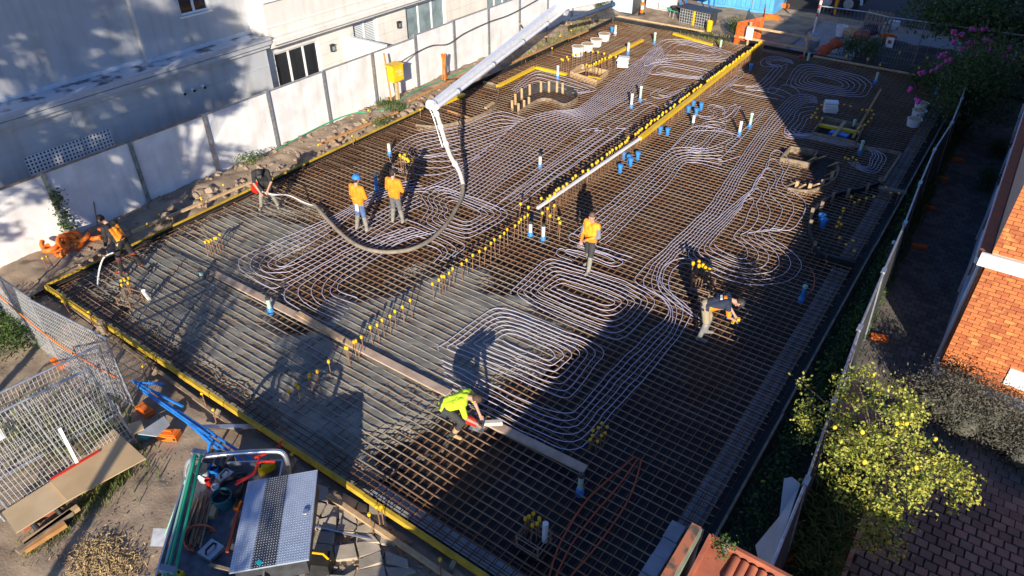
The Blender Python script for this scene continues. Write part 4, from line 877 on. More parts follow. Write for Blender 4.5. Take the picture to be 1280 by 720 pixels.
    if hat:
        b = MB(); hc = H + up * .055
        q = up.to_track_quat('Z', 'Y')
        if hat[0] == 'helmet':
            prof = [(.135, 0), (.128, .012), (.118, .05), (.10, .085), (.06, .115), (.0, .125)]; b.lathe(hc, prof, 16, axis=up); b.box(hc + fd * .12, (.11, .16, .012), rz=math.atan2(fd.y, fd.x)); b.tube([hc + up * .12 - fd * .09, hc + up * .135, hc + up * .11 + fd * .09], .014, 6)
            b.build('helmet', hat[1], o, smooth=True)
        else:
            prof = [(.104, -.01), (.106, .02), (.098, .055), (.06, .085), (.0, .092)]; b.lathe(hc, prof, 14, axis=up); c0 = hc + fd * .14; L_ = [c0 + lf * .07 - fd * .05, c0 + lf * .055 + fd * .03, c0 - lf * .055 + fd * .03, c0 - lf * .07 - fd * .05]
            b.add([p + up * .012 for p in L_] + [p - up * .002 for p in L_], [(3, 2, 1, 0), (4, 5, 6, 7), (0, 1, 5, 4), (1, 2, 6, 5), (2, 3, 7, 6), (3, 0, 4, 7)])
            b.build('cap', hat[1], o, smooth=True)
    return o
def pose(pelvis, chest, neck, head, face, sl, sr, el, er, wl, wr, kl, kr, al, ar, tl=None, tr=None, hw=.1):
    P = Vector(pelvis); al = Vector(al); ar = Vector(ar)
    return dict(pelvis=pelvis, chest=chest, neck=neck, head=head, face=face, sl=sl, sr=sr, el=el, er=er, wl=wl, wr=wr, hl=P + Vector((0, hw, -.05)), hr=P + Vector((0, -hw, -.05)), kl=kl, kr=kr, al=al, ar=ar, tl=tl or al + Vector((.15, .03, -.04)), tr=tr or ar + Vector((.15, -.03, -.04)))
hv_o = M('hivis_orange', (.88, .30, .02), (.80, .23, .015), 6, .7); hv_y = M('hivis_lime', (.62, .86, .04), (.52, .76, .03), 6, .7)
navy = M('navy_cloth', (.022, .03, .055), (.03, .04, .07), 6, .8); dgr = M('dark_grey_cloth', (.055, .055, .055), (.04, .04, .042), 8, .85); blk = M('black_cloth', (.022, .021, .022), (.032, .03, .03), 8, .85)
jean = M('blue_denim', (.12, .18, .34), (.08, .13, .26), 8, .85); greyp = M('grey_cloth', (.17, .165, .165), (.125, .12, .12), 8, .85); khaki = M('khaki_cloth', (.36, .31, .2), (.30, .25, .16), 8, .85)
gum = M('muddy_gumboot', (.30, .29, .24), (.20, .19, .155), 9, .7); gumg = M('grey_gumboot', (.26, .27, .27), (.17, .17, .16), 9, .6); tan = M('tan_leather', (.48, .32, .16), (.40, .26, .12), 9, .7)
std = lambda **k: pose(**{**dict(pelvis=(0, 0, .98), chest=(.0, 0, 1.32), neck=(0, 0, 1.5), head=(.03, 0, 1.64), face=(1, 0, -.25), sl=(0, .19, 1.44), sr=(0, -.19, 1.44), el=(.03, .27, 1.14), er=(.03, -.27, 1.14), wl=(.27, .10, 1.12), wr=(.27, -.08, 1.10), kl=(.03, .12, .52), kr=(.02, -.12, .52), al=(0, .14, .09), ar=(0, -.14, .09)), **k})
p1 = person('worker in blue hard hat, orange jumper, blue jeans and muddy gumboots seen from behind', at(453, 288, 0), 95, std(al=(-.03, .17, .09), ar=(.02, -.17, .09)), hv_o, jean, gum, leglen=.74, hat=('helmet', m_bluep), zone=None)
q = MB(); q.box((-.15, -.06, .86), (.03, .11, .22)); q.build('cloth', m_wpl, p1)
person('worker in black cap, orange jumper and grey trousers seen from behind', at(497, 279, 0), 100, std(al=(-.02, .15, .09), ar=(.06, -.16, .09), face=(1, -.2, -.2)), hv_o, greyp, gum, leglen=.74, hat=('cap', m_blk))
hv_m = [hv_o, M('hivis_yellow', (.88, .42, .03), (.82, .34, .02), 6, .7), M('grey_sleeve', (.24, .24, .27), (.19, .19, .21), 7, .8)]
person('bareheaded worker in orange and yellow top walking across the middle of the mesh', at(736, 336, 0), 262, std(kl=(.10, .11, .52), kr=(-.02, -.11, .52), al=(.18, .12, .09), ar=(-.16, -.12, .11), wl=(.26, .04, 1.06), wr=(.28, -.10, 1.0), face=(1, -.25, -.1)), hv_m, dgr, gum, leglen=.72, zone=lambda c: 2 if abs(c.y) > .21 and c.z < 1.36 else (1 if c.x > .02 and c.z > 1.12 else 0), hair=M('sandy_hair', (.17, .10, .06), (.12, .07, .04), 30, .7))
st = pose((-.20, 0, .98), (.18, 0, 1.17), (.36, 0, 1.2), (.5, 0, 1.17), (.6, 0, -1), (.27, .19, 1.17), (.27, -.19, 1.17), (.33, .25, .88), (.33, -.23, .88), (.50, .13, .70), (.50, -.1, .72), (-.04, .13, .53), (-.12, -.12, .53), (-.08, .17, .09), (-.22, -.14, .09))
p4 = person('stooping worker in navy and orange shirt, khaki shorts and grey gumboots tying mesh', at(885, 423, 0), 22, st, [navy, hv_o], khaki, gumg, sleeve=.42, leglen=.42, hat=('cap', m_dgrey), zone=lambda c: 1 if (c.z < 1.06 and c.x > -.12 and abs(c.y) > .1) or c.z < 1.0 and c.x > .0 else 0)
q = MB(); q.box((.56, .12, .60), (.16, .07, .08)); q.box((.50, .12, .54), (.06, .06, .14), ry=.2); o = q.build('tie_gun', m_ycap, None); o.location = p4.location; o.rotation_euler = p4.rotation_euler; tag(o, 'yellow rebar tying tool held by the stooping worker', 'tool')
q = MB(); q.tube([(.64, .12, .61), (.76, .12, .585)], .012, 6); q.build('nose', m_blk, o)
q = MB(); q.box((.36, -.05, .80), (.1, .08, .16)); o = q.build('tool_pouch', m_bluep, p4)
q = MB(); q.box((.10, -.07, 1.293), (.05, .15, .03), ry=-.3); q.build('back_print', m_wpl, p4)
q = MB(); q.box((.19, -.07, 1.312), (.07, .08, .03), ry=-.2); q.build('back_print', hv_o, p4)
st = pose((-.34, 0, .74), (.02, 0, .98), (.19, 0, 1.06), (.32, 0, 1.06), (.8, 0, -.7), (.1, .2, 1.0), (.1, -.2, 1.0), (.2, .24, .72), (.18, -.22, .70), (.36, .12, .5), (.38, -.12, .5), (.04, .2, .52), (.08, -.18, .5), (-.18, .22, .09), (-.14, -.16, .09))
lime = person('crouching worker in lime yellow shirt, tool belt and tan boots cutting timber', at(578, 541, 0), 18, st, hv_y, dgr, tan, sleeve=.42, boot_h=.2, hair=M('brown_hair', (.06, .035, .02), (.09, .05, .03), 30, .7))
q = MB(); q.tube([(-.26 + .15 * math.sin(a) * .55, .165 * math.cos(a), .80 + .15 * math.sin(a) * .8) for a in [k * .524 for k in range(12)]], .03, 6, closed=True); q.build('belt', m_blk, lime)
for y in (.2, -.2): q = MB(); q.box((-.26, y, .70), (.13, .09, .2), ry=.4); q.build('pouch', m_dgrey, lime)
sw = thing('circular_saw', 'red circular saw with a dark blade guard held by the crouching worker', 'saw', at(597, 535, 0.16), R_(10))
q = MB(); q.tube([(.02, -.04, .2), (-.2, -.06, .22)], .095, 10); q.build('motor', m_red, sw, smooth=True)
q = MB(); q.lathe((.0, -.09, .14), [(.12, 0), (.12, .025)], 18, axis=(0, 1, 0)); q.build('blade', m_alu, sw)
q = MB(); q.lathe((.02, -.03, .17), [(.13, 0), (.13, .06)], 14, axis=(0, 1, 0)); q.build('guard', m_dgrey, sw)
q = MB(); q.tube([(-.16, 0, .16), (-.22, 0, .27), (-.1, 0, .33), (0, 0, .27)], .022, 6); q.build('handle', m_blk, sw, smooth=True)
q = MB(); q.box((0, -.02, .02), (.3, .18, .012)); q.build('base_plate', m_alu, sw)
st = pose((-.12, 0, .98), (.1, 0, 1.24), (.24, 0, 1.36), (.36, 0, 1.41), (.8, 0, -.8), (.16, .2, 1.31), (.16, -.2, 1.31), (.24, .26, 1.0), (.26, -.24, 1.0), (.42, .14, .82), (.45, -.08, .78), (.04, .16, .53), (.06, -.15, .53), (-.02, .26, .09), (-.02, -.24, .09))
pv_ = person('worker in black t-shirt and shorts bending over a concrete vibrator at the left edge', at(337, 260, 0), -45, st, blk, blk, gum, sleeve=.4, leglen=.45, hat=('cap', m_blk))
vb = thing('concrete_vibrator', 'red backpack vibrator motor with long pale hose poked into the wet concrete', 'vibrator', at(321, 237, .55))
q = MB(); q.box((0, 0, .05), (.26, .2, .24)); q.tube([(-.05, 0, .2), (.05, 0, .2)], .07, 8); q.build('motor', m_red, vb)
q = MB(); q.tube(crom([Vector((.1, 0, 0)), at(340, 243, .75) - vb.location, at(360, 244, .5) - vb.location, at(380, 253, .15) - vb.location, at(392, 257, -.05) - vb.location], 6), .022, 8); q.build('hose', m_wpl, vb, smooth=True)
st = pose((-.05, 0, .98), (.12, 0, 1.28), (.22, 0, 1.44), (.33, 0, 1.53), (.9, 0, -.55), (.15, .2, 1.38), (.15, -.2, 1.38), (.16, .27, 1.06), (.18, -.27, 1.06), (.32, .18, .86), (.3, -.16, .88), (.08, .16, .53), (-.1, -.14, .53), (.05, .24, .09), (-.2, -.22, .09))
p7 = person('dark haired worker in orange vest and black trousers holding a hose at the left edge', at(163, 337, 0), 200, st, [blk, hv_o], blk, M('red_soled_boot', (.06, .05, .05), (.32, .04, .03), 6, .6), zone=lambda c: 1 if abs(c.y) < .17 and 1.02 < c.z < 1.36 else 0)
q = MB(); q.tube(crom([at(141, 316, .85), at(130, 322, .6), at(124, 338, .2), at(122, 358, -.03)], 6), .022, 8); tag(q.build('hose', m_wpl, smooth=True), 'pale hose held by the dark haired worker at the left edge', 'hose')
person('distant worker in orange high visibility clothing beside the truck in the street', aty(1042, 22, 45.6) * Vector((1, 1, 0)) + Vector((0, 0, -.3)), 200, std(), [hv_o, m_alu], hv_o, blk, hat=('cap', hv_o), zone=lambda c: 1 if abs(c.z - 1.15) < .03 else 0)
# ================================================================== CONCRETE PUMP BOOM
boom = thing('concrete_pump_boom', 'white concrete pump boom reaching over the fence side with its hose down on the mesh', 'pump boom', at(537, 135, 2.6)); O = Vector(boom.location)
e0 = at(539, 131, 2.6); k0 = at(700, 9, 2.5); m_boom = M('boom_white', (.86, .86, .86), (.76, .76, .75), 4, .4)
a, c = e0 - O, k0 - O
def taper(p, q, w0, h0, w1, h1, mat, name):
    d = (q - p).normalized(); x = d.cross(Vector((0, 0, 1))).normalized(); y = x.cross(d).normalized(); v = []
    for P, w_, h in ((p, w0, h0), (q, w1, h1)): v += [P + x * w_ / 2 + y * h / 2, P - x * w_ / 2 + y * h / 2, P - x * w_ / 2 - y * h / 2, P + x * w_ / 2 - y * h / 2]
    b = MB(); b.add(v, [(3, 2, 1, 0), (4, 5, 6, 7)] + [(i, (i + 1) % 4, 4 + (i + 1) % 4, 4 + i) for i in range(4)]); return b.build(name, mat, boom)
taper(a, c, .14, .16, .30, .42, m_boom, 'boom_arm')
up_ = Vector((0, 0, 1)); sd_ = (c - a).cross(up_).normalized()
b = MB(); b.tube([a + sd_ * .2 - up_ * .05, a.lerp(c, .5) + sd_ * .26 - up_ * .05, c + sd_ * .32 - up_ * .05], .075, 10); pl = b.build('delivery_line', m_boom, boom, smooth=True)
for t in (.12, .35, .58, .8):
    p = a.lerp(c, t) + sd_ * (.2 + .1 * t) - up_ * .05; d = (c - a).normalized(); b = MB(); b.tube([p - d * .06, p + d * .06], .1, 10); b.build('clamp', m_galv, pl)
b = MB(); b.tube([c - sd_ * .35, c + sd_ * .35], .34, 16); b.build('knuckle', m_boom, boom, smooth=True)
b = MB(); b.tube([c - sd_ * .37, c + sd_ * .37], .1, 12); b.build('pivot_pin', m_blues, boom, smooth=True)
c2 = at(742, -2, 3.4) - O; taper(c + up_ * .1, c2 + (c2 - c) * 1.2, .34, .5, .4, .6, m_boom, 'boom_arm')
b = MB(); s0 = c + sd_ * .1 + Vector((.35, .9, .1)); b.tube([c.lerp(c2, .05) + sd_ * .5 - up_ * .5, c.lerp(c2, 1.3) + sd_ * .4 - up_ * .3], .10, 10); b.build('ram', M('navy_ram', (.06, .09, .16), (.04, .07, .13), 4, .4), boom, smooth=True)
b = MB(); b.lathe(a, [(.13, -.13), (.16, -.05), (.16, .05), (.13, .13)], 14, axis=sd_); b.build('elbow_joint', m_boom, boom, smooth=True)
hp = crom([e0, at(545, 141, 2.35), at(549, 152, 2.1), at(555, 172, 1.6), at(563, 195, 1.05), at(574, 214, .6), at(579, 231, .3)], 6)
b = MB(); b.tube([p - O for p in hp], [.078 - .008 * (i / len(hp)) for i in range(len(hp))], 10); h1 = b.build('drop_hose', M('splashed_hose', (.62, .58, .52), (.45, .41, .36), 5, .8), boom, smooth=True)
for i in (7, 14, 20, 27): d = (hp[i + 1] - hp[i]).normalized(); b = MB(); b.tube([hp[i] - O - d * .06, hp[i] - O + d * .06], .095, 10); b.build('coupling', m_wpl, h1, smooth=True)
b = MB(); b.tube([p - O + Vector((-.12, -.08, 0)) for p in hp[4:22]], .02, 6); b.build('control_cable', m_galv, h1, smooth=True)
he = crom([at(579, 231, .3), at(577, 247, .17), at(566, 268, .13), at(553, 286, .12), at(536, 301, .11), at(512, 312, .11), at(480, 315, .11), at(452, 309, .11), at(430, 295, .11), at(411, 276, .12), at(394, 257, .12)], 6)
b = MB(); b.tube([p - O for p in he], .06, 10); b.build('end_hose', M('concrete_caked_hose', (.30, .25, .19), (.20, .165, .12), 4, .9, bump=.3, obj=False), boom, smooth=True)
# ================================================================== METER BOX AND BANK ITEMS
mb = thing('meter_box', 'bright yellow temporary power box on a timber post by the white fence', 'power box', at(498, 129, -.1) ); O = Vector(mb.location)
b = MB(); b.box((0, 0, .55), (.12, .12, 1.3)); b.build('post', m_timber, mb)
b = MB(); b.box((0, 0, 1.28), (.34, .58, .62)); b.box((-.05, 0, 1.61), (.46, .66, .05)); bx = b.build('cabinet', m_ycap, mb)
b = MB(); b.box((.175, 0, 1.27), (.012, .5, .5)); b.build('door', M('yellow_door', (.85, .58, .03), (.8, .52, .02), 5, .4), mb)
b = MB()
for z, y0_, y1_ in ((1.22, -.02, .22), (1.40, -.18, .18), (1.33, .0, .2)): b.box((.183, (y0_ + y1_) / 2, z), (.004, y1_ - y0_, .022))
b.build('sticker', m_wpl, mb)
timber('orange stake leaning on the fence behind the yellow power box', at(503, 132, .0) + Vector((-.6, 0, .0)), at(503, 132, .0) + Vector((-.75, 0, 2.0)), .06, .04, m_ortim, 'timber_stake', 'stake')
b = MB(); b.tube(crom([O + Vector((0, .2, 1.6)), aty(505, 75, 20.6) if 0 else atx(520, 66, -20.9), atx(540, 57, -20.9), atx(560, 55, -20.9), atx(580, 42, -20.9), atx(610, 28, -20.9), atx(640, 17, -20.9), atx(680, -5, -20.9)], 6), .022, 6); tag(b.build('power_cable', m_dgrey, smooth=True), 'dark cable sagging along the white fence from the yellow power box', 'cable')
b = MB(); b.tube(crom([at(345, 187, .05), at(400, 158, .05), at(440, 142, .1), at(480, 137, .05), at(520, 113, .1), at(560, 97, .05), at(610, 75, .05)], 6), .02, 6); tag(b.build('garden_hose', m_green, smooth=True), 'green hose lying along the foot of the white fence', 'hose')
b = MB()
for k in range(6): b.tube([at(556, 100, 0) + Vector((.08 * math.sin(k * 2.1), .10 * math.cos(k * 2.1), .0)), at(556, 100, 0) + Vector((.05 * math.sin(k * 2.1), .05 * math.cos(k * 2.1), .65)), at(556, 100, 0) + Vector((.08 * math.sin(k), .10 * math.cos(k), 1.15))], .035, 5)
tag(b.build('barrier_mesh_roll', m_orange), 'orange barrier mesh bundled on a stake by the white fence', 'barrier mesh')
timber('orange stake holding the barrier mesh by the white fence', at(556, 100, -.2), at(556, 100, 1.3), .05, .05, m_ortim, 'timber_stake', 'stake')
for k, (px, py, h) in enumerate([(682, 46, 1.9), (714, 30, 1.9), (745, 18, 2.0), (647, 55, 1.6), (650, 30, 2.)]):
    timber(nth([3, 4, 0, 1, 2][k] if 0 else sorted([682, 714, 745, 647, 650]).index(px)) + ' from the left of the orange stakes along the far bank behind the boom', at(px, py, -.1), at(px, py, h), .07, .05, m_ortim, 'timber_stake', 'stake', 'stakes along the far bank')
timber('pale board leaning on the far bank beside the boom tip', at(729, 14, .3), at(743, 29, .05), .14, .05, m_timber)
timber('thin bare stick leaning on the white fence near the left worker', at(122, 282, .0), at(115, 240, .9) , .03, .03, m_oldtim, 'stick', 'stick')
# orange conduit heap
heap = thing('conduit_heap', 'heap of coiled orange drainage pipe on the rubble at the far left', 'drainage pipe', at(100, 306, .0))
for k in range(9):
    cx, cy = random.uniform(-.75, .75), random.uniform(-.25, .25); cx, cy = cx * .45 - cy * .5, cx * .9 + cy * .3; r = random.uniform(.16, .3); z = random.uniform(.08, .26); t1, t2 = random.gauss(0, .35), random.gauss(0, .35); a0 = random.uniform(0, 6.28)
    b = MB(); b.tube([(cx + r * math.cos(a0 + j * .45), cy + r * math.sin(a0 + j * .45), z + r * t1 * math.cos(j * .45) + r * t2 * math.sin(j * .45)) for j in range(11)], .065, 8); b.build('pipe_coil', m_orange, heap, smooth=True)
# rubble
def rock(r):
    b = MB(); b.ball((0, 0, 0), r, 7, 5, sq=(1, random.uniform(.6, 1), random.uniform(.45, .8))); b.v = [tuple(Vector(p) * (1 + .55 * noise.noise(Vector(p) / r * 1.3 + Vector((r * 90, 0, 0))))) for p in b.v]; return b
rocks = MB()
for i in range(520):
    t = random.random(); y = random.uniform(6.5, 22) if i < 430 else random.uniform(22, 36); x = random.uniform(-20.9, -19.15); r = abs(random.gauss(0, .05)) + .03
    b = rock(r); z = -.1 + .1 * fbm(x, y, .8); rocks.add([(p[0] + x, p[1] + y, p[2] + z + .06) for p in b.v], b.f)
tag(rocks.build('rubble', m_rock), kind='stuff')
rp = [rock(.2) for _ in range(4)]
cnt = {}
for i, (px, py, lab) in enumerate([(208, 270, 'pale'), (213, 262, 'pale'), (243, 243, 'pale'), (250, 240, 'pale'), (415, 172, 'grey'), (430, 165, 'grey'), (437, 160, 'grey'), (446, 155, 'grey'), (262, 237, 'dark'), (505, 143, 'grey'), (512, 138, 'grey')]):
    o = rp[i % 4].build('boulder', m_rock, loc=at(px, py, .02), smooth=False); o.rotation_euler.z = i; cnt[lab] = cnt.get(lab, -1) + 1; tag(o, (nth(cnt[lab]) + ' from the left: ' if lab != 'dark' else '') + {'pale': 'lump of pale rubble stone on the bank above the left form', 'grey': 'lump of grey concrete near the yellow power box', 'dark': 'dark lump of rubble on the bank above the left form'}[lab], 'rubble lump', {'pale': 'pale rubble lumps', 'grey': 'grey rubble lumps', 'dark': 'dark rubble lumps'}[lab])
# ================================================================== TEMPORARY FENCES (front left)
def panel(label, bl, br, tr, tl, name='temporary_fence', cat='fence panel', nv=34, nh=14, rr=.025, grp=None, mid=True, wr=.0048):
    bl, br, tr, tl = [Vector(p) for p in (bl, br, tr, tl)]; C = (bl + br + tr + tl) / 4; o = thing(name, label, cat, C, 0, grp); q = [p - C for p in (bl, br, tr, tl)]
    for a, c in ((q[0], q[1]), (q[3], q[2])): b = MB(); b.tube([a, c], rr, 8); b.build('rail', m_galv, o, smooth=True)
    for a, c in ((q[0], q[3]), (q[1], q[2])): b = MB(); b.tube([a + (a - c) * .06, c], rr, 8); b.build('upright', m_galv, o, smooth=True)
    if mid:
        a, c = (q[0] + q[1]) / 2, (q[2] + q[3]) / 2; b = MB(); b.tube([a, c], rr * .8, 8); b.build('upright', m_galv, o, smooth=True)
    b = MB()
    for k in range(1, nv): t = k / nv; b.tube([q[0].lerp(q[1], t), q[3].lerp(q[2], t)], wr, 3, caps=False)
    for k in range(1, nh): t = k / nh; b.tube([q[0].lerp(q[3], t), q[1].lerp(q[2], t)], wr, 3, caps=False)
    tag(b.build('wire_mesh', m_wire, o), kind='stuff'); return o
def foot_block(p, lab, rz=0, mat=None):
    b = MB(); b.box((0, 0, .06), (.40, .2, .12)); b.box((0, 0, .128), (.24, .14, .02)); return tag(b.build('plastic_block', mat or m_orange, loc=p), lab, 'plastic block')
g1, g2 = at(78, 458, -.28), at(168, 508, -.28)
t1 = at(36, 370, 1.62); t2 = at(122, 427, 1.62)
H_ = Vector((0, 0, 1.95))
panel('upright mesh fence panel standing between the green shrub and the near form', g1, g2, g2 + H_, g1 + H_)
g0 = g1 + (g1 - g2).normalized() * 2.3 + Vector((-.5, .25, 0)); panel('upright mesh fence panel farther left by the white fence', g0, g1 + Vector((-.05, .02, 0)), g1 + H_ + Vector((-.05, .02, 0)), g0 + H_)
g3 = g2 + Vector((.12, .05, 0)); 
pb = at(168, 548, -.1); ptp = at(110, 461, 1.75); wd = Vector((-.25, -2.35, 0))
panel('leaning mesh fence panel in front, with the plywood at its foot', pb + wd, pb, ptp, ptp + wd, nv=32, nh=14)
pb2 = at(150, 515, -.2); pt2 = at(123, 432, 1.72)
panel('second mesh fence panel leaning behind the front one', pb2 + wd, pb2, pt2, pt2 + wd, nv=32, nh=14, mid=False)
pb3 = pb + Vector((-.22, -2.5, 0)); 
panel('mesh fence panel at the far left foreground, partly out of frame', pb3 + wd, pb3, ptp + Vector((-.25, -2.5, 0)), ptp + wd + Vector((-.25, -2.5, 0)), nv=32, nh=14)
foot_block(at(75, 455, -.28), 'orange plastic foot under the upright mesh fence'); foot_block(at(182, 515, -.28), 'orange plastic foot at the right end of the upright mesh fence'); foot_block(at(3, 382, -.28), 'red orange plastic foot at the far left edge')
b = MB(); b.box((0, 0, 0), (.012, .34, .26)); b.box((.008, 0, 0), (.006, .28, .2)); s_ = b.build('fence_sign', m_wpl, loc=ptp + Vector((.05, -1.85, -.25)), smooth=False); tag(s_, 'small white sign tied to the front mesh fence panel', 'sign')
timber('white tube tied upright in the front mesh fence panel', at(96, 578, .2), at(74, 535, .95), .06, .06, m_wpl, 'white_tube', 'tube')
b = MB(); b.tube(crom([g0 + Vector((0, -.04, 1.3)), g1 + Vector((0, -.05, 1.05)), (g1 + g2) / 2 + Vector((0, -.05, .85)), g2 + Vector((-.2, -.05, .8))], 6), .018, 6); tag(b.build('extension_lead', m_orange, smooth=True), 'orange extension lead threaded through the upright mesh fence', 'cable')
# plywood and stacked timber
def board(label, pix, z0, t, mat, cat='plywood sheet', name='plywood_sheet', tilt=None):
    P = [at(a, c, (tilt[i] if tilt else z0)) for i, (a, c) in enumerate(pix)]; C = sum(P, Vector()) / len(P); n = len(P); b = MB(); v = [p - C for p in P] + [p - C - Vector((0, 0, t)) for p in P]
    f = [tuple(range(n)), tuple(range(2 * n - 1, n - 1, -1))] + [(i, n + i, n + (i + 1) % n, (i + 1) % n) for i in range(n)]; b.add(v, f)
    return tag(b.build(name, mat, loc=C), label, cat)
board('large plywood sheet lying on the timber stack below the mesh fence', [(142, 536), (182, 573), (84, 626), (62, 602)], .10, .025, m_ply)
board('lower plywood sheet on the timber stack at the left edge', [(66, 600), (84, 626), (20, 666), (2, 640)], .06, .025, M('plywood_light', (.60, .45, .27), (.50, .36, .2), 1.6, .7))
board('narrow plywood strip with a red edge overlapping the large sheet', [(62, 598), (124, 562), (125, 563.5), (63, 600)], .125, .02, m_red, 'edge strip', 'edge_strip')
board('bent cardboard flap on the ground beside the blue props', [(160, 530), (176, 525), (180, 536), (164, 544)], .05, .02, m_ply, 'cardboard', 'cardboard')
board('grey plastic sheet by the blue props', [(172, 542), (205, 520), (212, 530), (196, 545)], .02, .03, m_blind, 'plastic sheet', 'plastic_sheet')
for k, (a, c, m_) in enumerate([((98, 634), (30, 680), m_timber), ((90, 640), (22, 690), m_oldtim), ((82, 655), (30, 688), m_ortim), ((80, 628), (28, 662), m_terra)]):
    timber(['pale upper timber of the stack under the plywood', 'weathered timber in the stack under the plywood', 'orange timber at the front of the stack under the plywood', 'red timber at the back of the stack under the plywood'][k], at(*a, -.10 - .03 * (k == 2)), at(*c, -.10 - .03 * (k == 2)), .11, .09, m_)
b = MB(); b.tube([at(92, 640, .15), at(100, 680, -.1)], .02, 6); 
for k, (px, py) in enumerate([(78, 646), (48, 665)]): 
    b = MB(); b.tube([at(px - 10, py - 14, .02), at(px + 10, py + 10, -.25)], .05, 8); tag(b.build('strap_tube', m_blk, smooth=True), ['right dark tube crossing the timber stack', 'left dark tube crossing the timber stack'][k], 'tube')
# blue props
for k, (a, c) in enumerate([((166, 476), (228, 508)), ((172, 482), (262, 545)), ((180, 490), (306, 578)), ((206, 503), (318, 577)), ((213, 510), (300, 585)), ((168, 478), (205, 480))]):
    b = MB(); p, q_ = at(*a, -.05), at(*c, .0); b.tube([p, q_], .032, 8); o = tag(b.build('steel_prop', m_blues, smooth=True), nth(k) + ' blue steel prop of the bundle between mesh fence and tool tray', 'prop', 'blue props in the bundle'); 
    b = MB(); b.tube([q_ - (q_ - p) * .5, q_ - (q_ - p) * .44], .045, 8); b.build('collar', m_blues, o, smooth=True)
b = MB(); b.tube([at(262, 555, .1), at(254, 590, -.2)], .03, 8); tag(b.build('prop_leg', m_blues, smooth=True), 'short blue tube standing beside the tray rail', 'tube')
tb = thing('tool_case', 'bright orange plastic tool case on the dirt by the blue props', 'tool case', at(213, 547, -.25), .5); tb.scale = (.82, .82, .82)
q = MB(); q.box((0, 0, .1), (.5, .28, .18)); q.box((0, 0, .2), (.44, .22, .04)); q.build('case', m_orange, tb); q = MB(); q.tube([(-.1, -.02, .21), (-.1, -.02, .27), (.1, -.02, .27), (.1, -.02, .21)], .018, 6); q.build('handle', m_orange, tb, smooth=True); q = MB(); q.box((.2, -.145, .1), (.06, .02, .07)); q.build('latch', m_blk, tb)
b = MB(); b.ball((0, 0, .1), .16, 8, 5, sq=(1.1, .8, .7)); tag(b.build('tarp_bundle', M('teal_tarp', (.03, .34, .36), (.02, .26, .28), 5, .6), loc=at(182, 547, -.25), smooth=True), 'crumpled teal tarp beside the orange tool case', 'tarp')
# ================================================================== TOOL TRAY (ute tray)
TZ = .55
tray = thing('utility_tray', 'open utility vehicle tray with a tubular rail, full of tools, at the front left', 'tray', at(280, 650, TZ)); O = Vector(tray.location)
c_ = [at(240, 590, TZ), at(356, 585, TZ), at(330, 745, TZ), at(195, 745, TZ)]
b = MB(); v = [p - O for p in c_]; b.prism([(p.x, p.y) for p in v], -.08, 0); b.build('tray_floor', M('scratched_tray', (.20, .21, .23), (.12, .125, .13), 6, .6, metal=.3), tray)
for i in range(4):
    a, c = v[i], v[(i + 1) % 4]; b = MB(); b.beam(a + Vector((0, 0, .1)), c + Vector((0, 0, .1)), .03, .25); b.build('side_board', m_alu, tray)
b = MB(); hoop = crom([at(233, 600, .6), at(233, 585, .95), at(240, 574, 1.15), at(262, 570, 1.2), at(300, 566, 1.2), at(340, 564, 1.2), at(354, 567, 1.15), at(360, 580, .9), at(362, 596, .55)], 5); b.tube([p - O for p in hoop], .045, 10); b.build('rail_hoop', m_alu, tray, smooth=True)
for k in (-1, 1): b = MB(); p = at(215 if k < 0 else 345, 735, 0) - O; b.tube([(p.x - .1, p.y, -.55), (p.x + .12, p.y, -.55)], .32, 16); b.build('wheel', m_blk, tray)
lidp = [at(310, 602, 1.0), at(397, 587, 1.02), at(386, 699, 1.02), at(286, 716, 1.0)]
m_chk = M('checker_plate', (.46, .53, .62), (.38, .45, .54), 5, .3, metal=.3); m_chkd = M('dark_checker_plate', (.13, .14, .15), (.08, .085, .09), 5, .45, metal=.6)  # blue of the reflected sky is put into the pale plate's base colour
tbx = thing('toolbox', 'silver checker plate toolbox with a dark centre stripe beside the tool tray', 'toolbox', sum(lidp, Vector()) / 4); OT = Vector(tbx.location); L_ = [p - OT for p in lidp]
b = MB(); b.prism([(p.x * .88, p.y * .92) for p in L_], -.5, -.035); b.build('box', m_dgrey, tbx)
b = MB(); b.add([p + Vector((0, 0, .0)) for p in L_] + [p - Vector((0, 0, .035)) for p in L_], [(3, 2, 1, 0), (4, 5, 6, 7), (0, 1, 5, 4), (1, 2, 6, 5), (2, 3, 7, 6), (3, 0, 4, 7)]); lid = b.build('lid', m_chk, tbx)
a0, a1, c0, c1 = L_[0].lerp(L_[1], .27), L_[0].lerp(L_[1], .58), L_[3].lerp(L_[2], .27), L_[3].lerp(L_[2], .58)
b = MB(); u = Vector((0, 0, .006)); w_ = Vector((0, 0, .002)); b.add([a0 + u, a1 + u, c1 + u, c0 + u, a0 - w_, a1 - w_, c1 - w_, c0 - w_], [(3, 2, 1, 0), (0, 1, 5, 4), (1, 2, 6, 5), (2, 3, 7, 6), (3, 0, 4, 7)]); b.build('dark_stripe', m_chkd, lid)
b = MB()   # raised treads
nu, nv_ = 30, 38
ex = (L_[1] - L_[0]).normalized(); ey = (L_[3] - L_[0]).normalized()
for i in range(nu):
    for j in range(nv_):
        p = L_[0].lerp(L_[1], (i + .5) / nu).lerp(L_[3].lerp(L_[2], (i + .5) / nu), (j + .5) / nv_) + Vector((0, 0, .007)); d = (ex + ey).normalized() if (i + j) % 2 else (ex - ey).normalized(); s_ = Vector((-d.y, d.x, 0)) * .005; d = d * .014
        b.add([p - d, p - s_, p + d, p + s_, p + Vector((0, 0, .006))], [(0, 4, 3), (3, 4, 2), (2, 4, 1), (1, 4, 0)], 0)
